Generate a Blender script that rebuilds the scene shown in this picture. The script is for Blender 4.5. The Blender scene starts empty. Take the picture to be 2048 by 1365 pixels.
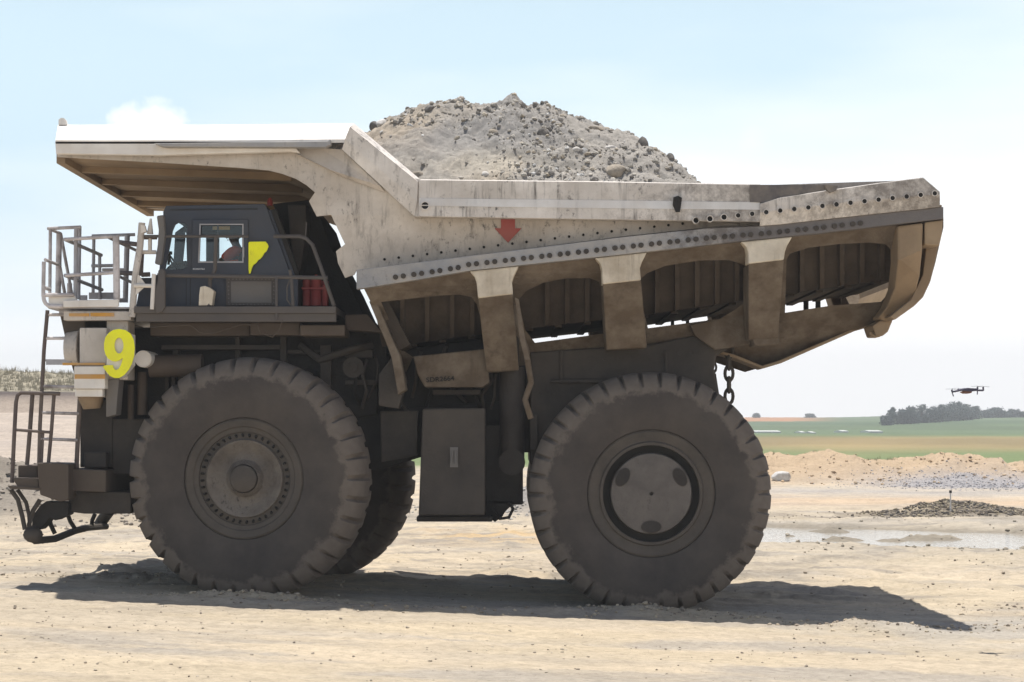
import bpy, bmesh, math, random
import numpy as np
from mathutils import Vector, Matrix, Euler
from mathutils.geometry import tessellate_polygon
random.seed(7)
rng = np.random.default_rng(11)
S = bpy.context.scene
COL = S.collection
rad = math.radians

# ------------------------------------------------------------------ camera
F = 4050.0; CX = 1024.0; EY = 860.0; ZC = 2.57      # focal length in photo pixels, eye line, eye height
cam = bpy.data.cameras.new('camera'); camo = bpy.data.objects.new('camera', cam); COL.objects.link(camo)
camo.location = (0, 0, ZC); camo.rotation_euler = (rad(90), 0, 0)
cam.sensor_width = 36; cam.lens = F / 2048 * 36
cam.shift_y = (EY - 682.5) / 2048
cam.clip_start = 0.1; cam.clip_end = 20000
S.camera = camo

# ------------------------------------------------------------------ light
SUNV = Vector((0.035, -0.17, -1.0)).normalized()     # direction the light travels
sun = bpy.data.lights.new('sun', 'SUN'); sun.energy = 4.6; sun.angle = rad(0.53); sun.color = (1.0, 0.955, 0.88)
suno = bpy.data.objects.new('sun', sun); COL.objects.link(suno)
suno.rotation_euler = SUNV.to_track_quat('-Z', 'Y').to_euler()
wd = bpy.data.worlds.new('World'); S.world = wd; wd.use_nodes = True
nt = wd.node_tree; nt.nodes.clear()
def nd(t, **k):
    n = nt.nodes.new(t)
    for a, b in k.items(): setattr(n, a, b)
    return n
L = nt.links.new
sky = nd('ShaderNodeTexSky', sky_type='NISHITA'); sky.sun_disc = False
sd = -SUNV
sky.sun_elevation = math.asin(sd.z); sky.sun_rotation = math.atan2(sd.x, sd.y)
sky.air_density = 1.0; sky.dust_density = 1.2; sky.ozone_density = 1.0
geo = nd('ShaderNodeTexCoord')
sep = nd('ShaderNodeSeparateXYZ'); L(geo.outputs['Generated'], sep.inputs[0])
def wmath(op, a, b=None, c=None, clamp=False):
    n = nd('ShaderNodeMath', operation=op); n.use_clamp = clamp
    for i, v in enumerate((a, b, c)):
        if v is None: continue
        if isinstance(v, (int, float)): n.inputs[i].default_value = v
        else: L(v, n.inputs[i])
    return n.outputs[0]
# bright haze low in the sky, thinning upwards to clear blue overhead; soft high veil on the right
def wramp(v, a, b, lo=0.0, hi=1.0):
    r = nd('ShaderNodeMapRange', interpolation_type='SMOOTHSTEP'); r.inputs['From Min'].default_value = a; r.inputs['From Max'].default_value = b
    r.inputs['To Min'].default_value = lo; r.inputs['To Max'].default_value = hi; L(v, r.inputs[0]); return r.outputs[0]
nz = nd('ShaderNodeTexNoise'); nz.inputs['Scale'].default_value = 3.0; nz.inputs['Detail'].default_value = 4
mp = nd('ShaderNodeMapping'); mp.inputs['Scale'].default_value = (1, 1, 4.5); L(geo.outputs['Generated'], mp.inputs[0]); L(mp.outputs[0], nz.inputs['Vector'])
el = wmath('MAXIMUM', sep.outputs['Z'], 0.0)
hazef = wramp(el, .16, .42, 1.0, 0.0)
veil = wramp(el, .01, .22, 1.05, 0.0)
veil = wmath('ADD', veil, wmath('MULTIPLY', sep.outputs['X'], 1.5))
veil = wmath('ADD', veil, wmath('MULTIPLY', wmath('SUBTRACT', nz.outputs[0], 0.5), 1.5), clamp=True)
hcol = nd('ShaderNodeMix', data_type='RGBA'); L(veil, hcol.inputs[0]); hcol.inputs[6].default_value = (7.3, 9.4, 10.7, 1); hcol.inputs[7].default_value = (13.6, 13.5, 13.5, 1)
mix = nd('ShaderNodeMix', data_type='RGBA'); L(hazef, mix.inputs[0]); L(sky.outputs[0], mix.inputs[6]); L(hcol.outputs[2], mix.inputs[7])
# cumulus blobs (direction, radius)
def dirp(px, py):
    v = Vector(((px - CX) / F, 1, (EY - py) / F)); return v.normalized()
clouds = [((262, 250), 0.0125, 1), ((345, 244), 0.0085, 1), ((300, 256), 0.016, 1), ((1506, 283), 0.009, .35)]
cz = nd('ShaderNodeTexNoise'); cz.inputs['Scale'].default_value = 130; cz.inputs['Detail'].default_value = 6; L(geo.outputs['Generated'], cz.inputs['Vector'])
acc = None
for (p, r, st) in clouds:
    d = dirp(*p)
    vs = nd('ShaderNodeVectorMath', operation='DISTANCE'); L(geo.outputs['Generated'], vs.inputs[0]); vs.inputs[1].default_value = d
    q = wmath('SUBTRACT', 1.0, wmath('DIVIDE', vs.outputs['Value'], r))
    q = wmath('ADD', q, wmath('MULTIPLY', wmath('SUBTRACT', cz.outputs[0], 0.5), 1.1))
    q = wmath('MULTIPLY', q, 1.5 * st, clamp=True); q = wmath('MULTIPLY', q, st)
    acc = q if acc is None else wmath('MAXIMUM', acc, q)
mix2 = nd('ShaderNodeMix', data_type='RGBA'); L(acc, mix2.inputs[0]); L(mix.outputs[2], mix2.inputs[6]); mix2.inputs[7].default_value = (13, 13, 13, 1)
bg = nd('ShaderNodeBackground'); bg.inputs['Strength'].default_value = 0.075; L(mix2.outputs[2], bg.inputs['Color'])
wo = nd('ShaderNodeOutputWorld'); L(bg.outputs[0], wo.inputs['Surface'])

S.view_settings.view_transform = 'Standard'; S.view_settings.look = 'None'
S.view_settings.exposure = 0.42; S.view_settings.gamma = 1
S.cycles.max_bounces = 8; S.cycles.diffuse_bounces = 4; S.cycles.transparent_max_bounces = 12; S.cycles.volume_bounces = 0

# ------------------------------------------------------------------ helpers
def W(px, py, Y): return Vector(((px - CX) * Y / F, Y, ZC + (EY - py) * Y / F))
MID = 33.05                                           # centre plane of the truck
def tag(o, label=None, cat=None, group=None, kind=None):
    if label: o['label'] = label
    if cat: o['category'] = cat
    if group: o['group'] = group
    if kind: o['kind'] = kind
    return o
def empty(name, loc=(0, 0, 0), parent=None):
    o = bpy.data.objects.new(name, None); COL.objects.link(o); o.empty_display_size = .3
    if parent: o.parent = parent
    o.location = loc; return o
def world_loc(o):
    l = Vector(o.location)
    return l + world_loc(o.parent) if o.parent else l

def tube_geo(bm, pts, r, sides=8, caps=True, radii=None, closed=False):
    pts = [Vector(p) for p in pts]; n = len(pts); rings = []
    prev = None
    for i, p in enumerate(pts):
        if closed: t = (pts[(i + 1) % n] - pts[i - 1])
        elif i == 0: t = pts[1] - p
        elif i == n - 1: t = p - pts[i - 1]
        else: t = (pts[i + 1] - p).normalized() + (p - pts[i - 1]).normalized()
        t.normalize()
        if prev is None:
            a = Vector((0, 0, 1)) if abs(t.z) < .9 else Vector((1, 0, 0))
            u = t.cross(a).normalized()
        else:
            u = prev - t * prev.dot(t)
            u = u.normalized() if u.length > 1e-6 else t.orthogonal().normalized()
        prev = u; v = t.cross(u)
        rr = radii[i] if radii else r
        rings.append([bm.verts.new(p + u * (rr * math.cos(2 * math.pi * k / sides)) + v * (rr * math.sin(2 * math.pi * k / sides))) for k in range(sides)])
    m = n if closed else n - 1
    for i in range(m):
        A, B = rings[i], rings[(i + 1) % n]
        for k in range(sides):
            bm.faces.new((A[k], A[(k + 1) % sides], B[(k + 1) % sides], B[k]))
    if caps and not closed:
        bm.faces.new(rings[0][::-1]); bm.faces.new(rings[-1])

class MB:
    def __init__(s): s.bm = bmesh.new()
    def prism(s, poly, Y0, Y1, holes=(), Yf=None, wx=False):
        """outline in photo pixels at depth Y0 (or Yf(px,py)); extruded straight back by Y1-Y0"""
        bm = s.bm; dy = Vector((0, Y1 - Y0, 0))
        loops = [poly] + list(holes); wl = []
        for lp in loops:
            wl.append([W(p[0], p[1], Yf(p[0], p[1]) if Yf else Y0) for p in lp])
        if not holes:
            f = [bm.verts.new(v) for v in wl[0]]; b = [bm.verts.new(v + dy) for v in wl[0]]
            n = len(f)
            if Yf:
                tri = tessellate_polygon([[Vector((p[0], p[1], 0)) for p in poly]])
                for t in tri: bm.faces.new([f[i] for i in t]); bm.faces.new([b[i] for i in t[::-1]])
            else:
                bm.faces.new(f); bm.faces.new(b[::-1])
            for i in range(n): bm.faces.new((f[i], b[i], b[(i + 1) % n], f[(i + 1) % n]))
        else:
            flat = [v for l in wl for v in l]
            f = [bm.verts.new(v) for v in flat]; b = [bm.verts.new(v + dy) for v in flat]
            for t in tessellate_polygon([[Vector((p[0], p[1], 0)) for p in l] for l in loops]):
                bm.faces.new([f[i] for i in t]); bm.faces.new([b[i] for i in t[::-1]])
            o = 0
            for l in wl:
                n = len(l)
                for i in range(n):
                    a, c = o + i, o + (i + 1) % n
                    bm.faces.new((f[a], b[a], b[c], f[c]))
                o += n
        return s
    def box(s, x0, y0, x1, y1, Y0, Y1): return s.prism([(x0, y0), (x1, y0), (x1, y1), (x0, y1)], Y0, Y1)
    def wbox(s, c, d, rot=None):
        M = Matrix.Translation(c) @ (rot.to_matrix().to_4x4() if rot else Matrix()) @ Matrix.Diagonal((d[0], d[1], d[2], 1))
        bmesh.ops.create_cube(s.bm, size=1, matrix=M); return s
    def tube(s, pts, r, sides=8, radii=None, closed=False): tube_geo(s.bm, pts, r, sides, True, radii, closed); return s
    def pt(s, pts, r, sides=8):      # tube through (px,py,Y) points
        return s.tube([W(*p) for p in pts], r, sides)
    def cyl(s, px, py, Y0, Y1, r, seg=24, r2=None):   # cylinder along Y, r in metres
        a = W(px, py, Y0); b = Vector((a.x, Y1, a.z))
        return s.tube([a, b], r, seg, radii=[r, r if r2 is None else r2])
    def ring(s, px, py, Y0, Y1, ro, ri, seg=24):
        c = W(px, py, Y0); vs = []
        for (yy, rr) in ((Y0, ro), (Y1, ro), (Y1, ri), (Y0, ri)):
            vs.append([s.bm.verts.new((c.x + rr * math.cos(2 * math.pi * k / seg), yy, c.z + rr * math.sin(2 * math.pi * k / seg))) for k in range(seg)])
        for i in range(4):
            A, B = vs[i], vs[(i + 1) % 4]
            for k in range(seg): s.bm.faces.new((A[k], A[(k + 1) % seg], B[(k + 1) % seg], B[k]))
        return s
    def sheet(s, rows, th=.03, dirv=(0, 1, 0)):
        """rows of (px,py,Y); surface through them with real thickness"""
        d = Vector(dirv) * th; bm = s.bm
        f = [[bm.verts.new(W(*p)) for p in r] for r in rows]; b = [[bm.verts.new(W(*p) + d) for p in r] for r in rows]
        R, C = len(rows), len(rows[0])
        for i in range(R - 1):
            for j in range(C - 1):
                bm.faces.new((f[i][j], f[i + 1][j], f[i + 1][j + 1], f[i][j + 1]))
                bm.faces.new((b[i][j], b[i][j + 1], b[i + 1][j + 1], b[i + 1][j]))
        for j in range(C - 1):
            bm.faces.new((f[0][j], f[0][j + 1], b[0][j + 1], b[0][j])); bm.faces.new((f[-1][j], b[-1][j], b[-1][j + 1], f[-1][j + 1]))
        for i in range(R - 1):
            bm.faces.new((f[i][0], b[i][0], b[i + 1][0], f[i + 1][0])); bm.faces.new((f[i][-1], f[i + 1][-1], b[i + 1][-1], b[i][-1]))
        return s
    def ball(s, c, r, sub=2, sc=(1, 1, 1)):
        bmesh.ops.create_icosphere(s.bm, subdivisions=sub, radius=r, matrix=Matrix.Translation(c) @ Matrix.Diagonal((*sc, 1))); return s
    def mirror(s):
        geom = s.bm.verts[:] + s.bm.edges[:] + s.bm.faces[:]
        r = bmesh.ops.duplicate(s.bm, geom=geom)
        s.mir = set()
        for v in r['geom']:
            if isinstance(v, bmesh.types.BMVert): v.co.y = 2 * MID - v.co.y; s.mir.add(v)
        return s
    def build(s, name, m, parent=None, bevel=0, smooth=False, autos=False, segs=2, split=False):
        bm = s.bm
        if split or getattr(s, 'mir', None):
            groups = []
            if split:
                seen = set()
                for v in bm.verts:
                    if v in seen: continue
                    st = [v]; comp = set()
                    while st:
                        w = st.pop()
                        if w in comp: continue
                        comp.add(w); st += [e.other_vert(w) for e in w.link_edges if e.other_vert(w) not in comp]
                    seen |= comp; groups.append(comp)
            else:
                groups = [set(v for v in bm.verts if v not in s.mir), s.mir]
            out = None
            for gset in groups:
                nb = MB(); mp_ = {v: nb.bm.verts.new(v.co) for v in bm.verts if v in gset}
                for f in bm.faces:
                    if f.verts[0] in gset: nb.bm.faces.new([mp_[v] for v in f.verts])
                o = nb.build(name, m, parent, bevel, smooth, autos, segs); out = out or o
            bm.free(); return out
        bmesh.ops.recalc_face_normals(bm, faces=bm.faces[:])
        me = bpy.data.meshes.new(name)
        if parent is not None:
            o0 = world_loc(parent); bmesh.ops.translate(bm, verts=bm.verts[:], vec=-o0)
        bm.to_mesh(me); bm.free()
        if smooth or autos:
            me.shade_smooth()
            if autos: me.set_sharp_from_angle(angle=rad(35))
        o = bpy.data.objects.new(name, me); COL.objects.link(o)
        for mm in (m if isinstance(m, (list, tuple)) else [m]): me.materials.append(mm)
        if parent is not None: o.parent = parent
        if bevel:
            b = o.modifiers.new('bevel', 'BEVEL'); b.width = bevel; b.segments = segs; b.limit_method = 'ANGLE'; b.angle_limit = rad(45)
        return o

# ------------------------------------------------------------------ materials
def mat(name, col, rough=.7, dust=None, dscale=1.2, damt=.45, metal=0, bump=.3, bscale=30, streak=0, streakcol=(.06, .05, .045), spots=0, spotcol=(.03, .027, .025), vary=.12, spec=.35, split=None):
    m = bpy.data.materials.new(name); m.use_nodes = True
    t = m.node_tree; t.nodes.clear(); l = t.links.new
    def n(ty, **k):
        x = t.nodes.new(ty)
        for a, b in k.items(): setattr(x, a, b)
        return x
    out = n('ShaderNodeOutputMaterial'); P = n('ShaderNodeBsdfPrincipled'); l(P.outputs[0], out.inputs[0])
    P.inputs['Roughness'].default_value = rough; P.inputs['Metallic'].default_value = metal; P.inputs['Specular IOR Level'].default_value = spec
    tc = n('ShaderNodeTexCoord')
    def noise(scale, detail=5, stretch=None, rough_=.55):
        x = n('ShaderNodeTexNoise'); x.inputs['Scale'].default_value = scale; x.inputs['Detail'].default_value = detail; x.inputs['Roughness'].default_value = rough_
        if stretch:
            mp = n('ShaderNodeMapping'); mp.inputs['Scale'].default_value = stretch; l(tc.outputs['Object'], mp.inputs[0]); l(mp.outputs[0], x.inputs['Vector'])
        else: l(tc.outputs['Object'], x.inputs['Vector'])
        return x.outputs[0]
    def ramp(v, a, b, lo=0, hi=1):
        r = n('ShaderNodeMapRange'); r.inputs['From Min'].default_value = a; r.inputs['From Max'].default_value = b
        r.inputs['To Min'].default_value = lo; r.inputs['To Max'].default_value = hi; l(v, r.inputs[0]); return r.outputs[0]
    def mixc(fac, a, b, mode='MIX'):
        x = n('ShaderNodeMix', data_type='RGBA', blend_type=mode)
        if isinstance(fac, (int, float)): x.inputs[0].default_value = fac
        else: l(fac, x.inputs[0])
        for i, v in ((6, a), (7, b)):
            if isinstance(v, tuple): x.inputs[i].default_value = (*v, 1)
            else: l(v, x.inputs[i])
        return x.outputs[2]
    c = col
    v0 = ramp(noise(2.3, 6), .3, .7)
    lo = tuple(x * (1 - vary) for x in col); hi = tuple(min(1, x * (1 + vary)) for x in col)
    c = mixc(v0, lo, hi)
    if dust: c = mixc(ramp(noise(dscale, 8, None, .65), .5 - damt * .35, .78 - damt * .3), c, dust)
    if streak:
        s1 = ramp(noise(3.0, 6, (2.6, 2.6, .22), .7), .52, .70); s2 = ramp(noise(1.1, 3), .4, .6)
        mm = n('ShaderNodeMath', operation='MULTIPLY'); l(s1, mm.inputs[0]); l(s2, mm.inputs[1])
        m3 = n('ShaderNodeMath', operation='MULTIPLY'); l(mm.outputs[0], m3.inputs[0]); m3.inputs[1].default_value = streak
        c = mixc(m3.outputs[0], c, streakcol)
    if spots:
        s1 = ramp(noise(14, 8, (1, 1, .6), .75), .545, .66); s2 = ramp(noise(1.7, 3), .42, .62)
        mm = n('ShaderNodeMath', operation='MULTIPLY'); l(s1, mm.inputs[0]); l(s2, mm.inputs[1])
        m3 = n('ShaderNodeMath', operation='MULTIPLY'); l(mm.outputs[0], m3.inputs[0]); m3.inputs[1].default_value = spots
        c = mixc(m3.outputs[0], c, spotcol)
    fine = ramp(noise(60, 3), .3, .7, .88, 1.1)
    c = mixc(1.0, c, n2 if False else fine, 'MULTIPLY') if False else c
    l(c, P.inputs['Base Color'])
    if bump:
        b = n('ShaderNodeBump'); b.inputs['Strength'].default_value = bump; b.inputs['Distance'].default_value = .02
        l(noise(bscale, 6), b.inputs['Height']); l(b.outputs[0], P.inputs['Normal'])
    return m
M = {}
DUST = (.36, .29, .22)
M['paint'] = mat('dusty_white_paint', (.64, .59, .54), .62, (.45, .40, .35), .8, .5, streak=.75, spots=.85, bump=.15)
M['rail'] = mat('scuffed_rail_paint', (.76, .71, .66), .6, (.55, .50, .45), 1.6, .45, streak=1.0, spots=1.0, bump=.35)
M['clean'] = mat('cleaner_white_paint', (.80, .765, .72), .5, (.66, .60, .53), .9, .3, streak=.2, bump=.06)
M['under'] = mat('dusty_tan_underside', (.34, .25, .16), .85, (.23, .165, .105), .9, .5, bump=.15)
M['mud'] = mat('dried_mud_shaded_steel', (.11, .082, .057), .9, (.215, .175, .135), 2.2, .3, bump=.7, bscale=14, streak=.6, streakcol=(.06, .045, .032))  # mud brown, darkened further for the shade on inward-sloping rib faces
M['mudlight'] = mat('flaking_mud_lit', (.70, .63, .52), .9, (.46, .39, .30), 1.8, .4, bump=.6, bscale=16, streak=.7, streakcol=(.17, .12, .08))
M['mudd'] = mat('shaded_mud_steel', (.055, .042, .032), .9, (.09, .07, .054), 1.5, .4, bump=.4, bscale=14)  # darker copy of the mud; shade behind the openings put into the colour
M['wear'] = mat('worn_grey_steel', (.30, .30, .31), .55, (.42, .39, .36), 1.4, .4, metal=.25, spots=.5, bump=.3)
M['wearr'] = mat('caked_grey_steel', (.11, .10, .10), .7, (.24, .205, .17), 3.0, .35, spots=.5, bump=.6, bscale=18)
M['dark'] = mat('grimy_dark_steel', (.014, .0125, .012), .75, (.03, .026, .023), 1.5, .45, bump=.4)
M['dark2'] = mat('dusty_dark_steel', (.042, .036, .033), .8, (.075, .063, .052), 1.1, .5, bump=.3)
M['dark3'] = mat('oily_steel_and_recess_shade', (.026, .021, .019), .7, (.05, .042, .036), 1.5, .45, bump=.4)
M['hole'] = mat('inside_of_hole', (.02, .018, .016), .9, None, bump=0)
M['cab'] = mat('navy_cab_paint', (.040, .050, .075), .5, (.06, .062, .072), 1.1, .4, bump=.05)
M['deckg'] = mat('grey_deck_paint', (.085, .078, .078), .7, (.11, .095, .085), 1.0, .5, bump=.1)
M['greyp'] = mat('grey_panel', (.15, .145, .145), .7, (.17, .15, .13), 1.0, .4, bump=.1)
M['pipe'] = mat('chipped_rail_paint', (.62, .58, .58), .55, (.22, .19, .18), 3, .3, bump=.1)
M['pipeg'] = mat('grey_pipe', (.42, .42, .45), .55, (.33, .30, .29), 3, .3, bump=.1)
M['piped'] = mat('dark_rusty_pipe', (.10, .075, .07), .7, (.16, .13, .11), 3, .3, bump=.2)
M['yellow'] = mat('bright_yellow_paint', (.95, .93, .01), .45, (.80, .76, .06), 1.6, .25, spots=.5, bump=.03)
M['stripe'] = mat('amber_stripe', (.60, .30, .05), .6, (.5, .33, .18), 3, .3, bump=.05)
M['red'] = mat('faded_red_paint', (.36, .05, .05), .6, (.33, .10, .08), 2, .2, bump=.05)
M['orange'] = mat('orange_vest_fabric', (.98, .09, .02), .85, None, bump=.1)
M['skin'] = mat('brown_skin', (.16, .085, .055), .6, None, bump=.02)
M['tyre'] = mat('tyre_rubber', (.048, .043, .044), .88, (.085, .074, .068), 1.0, .5, bump=.25, bscale=20)
M['tread'] = mat('dusty_tread_rubber', (.165, .145, .13), .92, (.10, .088, .08), 2.2, .3, bump=.6, bscale=14)
M['rim'] = mat('grimy_rim', (.062, .053, .046), .75, (.10, .083, .068), 1.6, .5, bump=.3)
M['hub'] = mat('worn_hub', (.085, .072, .062), .55, (.19, .165, .135), 2.5, .45, metal=.2, bump=.6, spots=.6)
M['hubd'] = mat('scuffed_hub_dome', (.085, .070, .058), .5, (.175, .15, .125), 1.8, .5, metal=.15, bump=.9, spots=.8)
M['capg'] = mat('scuffed_grey_cap', (.105, .092, .082), .6, (.15, .13, .115), 3.0, .45, bump=.4, spots=.4)
M['ink'] = mat('black_stencil', (.02, .018, .016), .8, None, bump=0)
M['whiteink'] = mat('white_lettering', (.75, .75, .77), .6, None, bump=0)
M['glassd'] = mat('rubber_seal', (.02, .02, .022), .5, None, bump=0)
M['rustbox'] = mat('brown_steel', (.075, .056, .045), .75, (.10, .078, .06), 1.0, .5, bump=.15)
M['beacon'] = mat('red_beacon_lens', (.25, .03, .02), .25, None, bump=0)
def radial_tyre(name):
    m = mat(name, (.052, .044, .041), .88, (.088, .074, .064), 1.0, .5, bump=.25, bscale=20); t = m.node_tree; P = [x for x in t.nodes if x.type == 'BSDF_PRINCIPLED'][0]
    src = P.inputs['Base Color'].links[0].from_socket; tc = [x for x in t.nodes if x.type == 'TEX_COORD'][0]
    mp = t.nodes.new('ShaderNodeMapping'); mp.inputs['Scale'].default_value = (1, 0, 1); t.links.new(tc.outputs['Object'], mp.inputs[0])
    ln = t.nodes.new('ShaderNodeVectorMath'); ln.operation = 'LENGTH'; t.links.new(mp.outputs[0], ln.inputs[0])
    n1 = t.nodes.new('ShaderNodeTexNoise'); n1.inputs['Scale'].default_value = 3.2; n1.inputs['Detail'].default_value = 8; n1.inputs['Roughness'].default_value = .65; t.links.new(tc.outputs['Object'], n1.inputs['Vector'])
    a = t.nodes.new('ShaderNodeMath'); a.operation = 'MULTIPLY_ADD'; t.links.new(n1.outputs[0], a.inputs[0]); a.inputs[1].default_value = .55; t.links.new(ln.outputs['Value'], a.inputs[2])
    r = t.nodes.new('ShaderNodeMapRange'); r.inputs['From Min'].default_value = 1.75; r.inputs['From Max'].default_value = 1.83; t.links.new(a.outputs[0], r.inputs[0])
    n2 = t.nodes.new('ShaderNodeTexNoise'); n2.inputs['Scale'].default_value = 7; n2.inputs['Detail'].default_value = 6; t.links.new(tc.outputs['Object'], n2.inputs['Vector'])
    dc = t.nodes.new('ShaderNodeMix'); dc.data_type = 'RGBA'; t.links.new(n2.outputs[0], dc.inputs[0]); dc.inputs[6].default_value = (.11, .09, .076, 1); dc.inputs[7].default_value = (.185, .157, .132, 1)
    x = t.nodes.new('ShaderNodeMix'); x.data_type = 'RGBA'; t.links.new(r.outputs[0], x.inputs[0]); t.links.new(src, x.inputs[6]); t.links.new(dc.outputs[2], x.inputs[7]); t.links.new(x.outputs[2], P.inputs['Base Color'])
    return m
M['tyre'] = radial_tyre('dusty_tyre_rubber')
def blend_x(m, col2, x0, x1, name):
    """wear colour that changes along the body with a ragged edge"""
    m = m.copy(); m.name = name; t = m.node_tree; P = [x for x in t.nodes if x.type == 'BSDF_PRINCIPLED'][0]
    src = P.inputs['Base Color'].links[0].from_socket; tc = [x for x in t.nodes if x.type == 'TEX_COORD'][0]
    sp_ = t.nodes.new('ShaderNodeSeparateXYZ'); t.links.new(tc.outputs['Object'], sp_.inputs[0])
    n1 = t.nodes.new('ShaderNodeTexNoise'); n1.inputs['Scale'].default_value = 5; n1.inputs['Detail'].default_value = 9; n1.inputs['Roughness'].default_value = .75; t.links.new(tc.outputs['Object'], n1.inputs['Vector'])
    a = t.nodes.new('ShaderNodeMath'); a.operation = 'MULTIPLY_ADD'; t.links.new(n1.outputs[0], a.inputs[0]); a.inputs[1].default_value = 4.5 * (x1 - x0); t.links.new(sp_.outputs[0], a.inputs[2])
    k = 2.25 * (x1 - x0)
    r = t.nodes.new('ShaderNodeMapRange'); r.inputs['From Min'].default_value = x0 + k; r.inputs['From Max'].default_value = x1 + k; r.inputs['To Max'].default_value = .88; t.links.new(a.outputs[0], r.inputs[0])
    x = t.nodes.new('ShaderNodeMix'); x.data_type = 'RGBA'; t.links.new(r.outputs[0], x.inputs[0]); t.links.new(src, x.inputs[6]); x.inputs[7].default_value = (*col2, 1); t.links.new(x.outputs[2], P.inputs['Base Color'])
    return m
M['strip'] = blend_x(M['wear'], (.13, .115, .11), 2.2, 3.4, 'rub_strip_steel')
M['rail2'] = blend_x(M['rail'], (.22, .195, .175), 1.8, 4.4, 'weathered_rail_paint')
M['rail3'] = blend_x(M['rail'], (.20, .175, .155), 3.6, 6.6, 'weathered_rear_paint')
g = bpy.data.materials.new('tinted_glass'); g.use_nodes = True; t = g.node_tree; t.nodes.clear()
o_ = t.nodes.new('ShaderNodeOutputMaterial'); mx = t.nodes.new('ShaderNodeMixShader'); tr = t.nodes.new('ShaderNodeBsdfTransparent'); gl = t.nodes.new('ShaderNodeBsdfGlossy')
tr.inputs[0].default_value = (.86, .93, .95, 1); gl.inputs['Roughness'].default_value = .08; fr = t.nodes.new('ShaderNodeFresnel'); fr.inputs[0].default_value = 1.45
t.links.new(fr.outputs[0], mx.inputs[0]); t.links.new(tr.outputs[0], mx.inputs[1]); t.links.new(gl.outputs[0], mx.inputs[2]); t.links.new(mx.outputs[0], o_.inputs[0])
M['glass'] = g

# ------------------------------------------------------------------ terrain
def hash2(ix, iy, seed):
    n = (ix.astype(np.int64) * 374761393 + iy.astype(np.int64) * 668265263 + seed * 974711) & 0xffffffff
    n = ((n ^ (n >> 13)) * 1274126177) & 0xffffffff
    return ((n ^ (n >> 16)) & 0xffff) / 65535.0
def vnoise(x, y, seed=0):
    ix = np.floor(x); iy = np.floor(y); fx = x - ix; fy = y - iy
    fx = fx * fx * (3 - 2 * fx); fy = fy * fy * (3 - 2 * fy)
    a = hash2(ix, iy, seed); b = hash2(ix + 1, iy, seed); c = hash2(ix, iy + 1, seed); d = hash2(ix + 1, iy + 1, seed)
    return (a * (1 - fx) + b * fx) * (1 - fy) + (c * (1 - fx) + d * fx) * fy
def fbm(x, y, oct=5, seed=0, gain=.5):
    s = 0; a = .5; t = 0
    for i in range(oct):
        s = s + a * vnoise(x, y, seed + i * 17); t += a; a *= gain; x = x * 2.03 + 7.1; y = y * 2.03 + 3.3
    return s / t
def sm(a, b, x): t = np.clip((x - a) / (b - a), 0, 1); return t * t * (3 - 2 * t)
def bell(x, c, w): return np.exp(-((x - c) / w) ** 2)
WATER = -0.085
def puddle_mask(x, y):
    d = ((y - (50.4 - .42 * (x - 6))) / (5.5 - .12 * (x - 6))) ** 2 + (np.clip(np.abs(x - 13.0) - 7.2, 0, None) / 2.2) ** 2
    return 1 - sm(.55, 1.2, d + (fbm(x * .35, y * .5, 4, 91) - .5) * .8)
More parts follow.
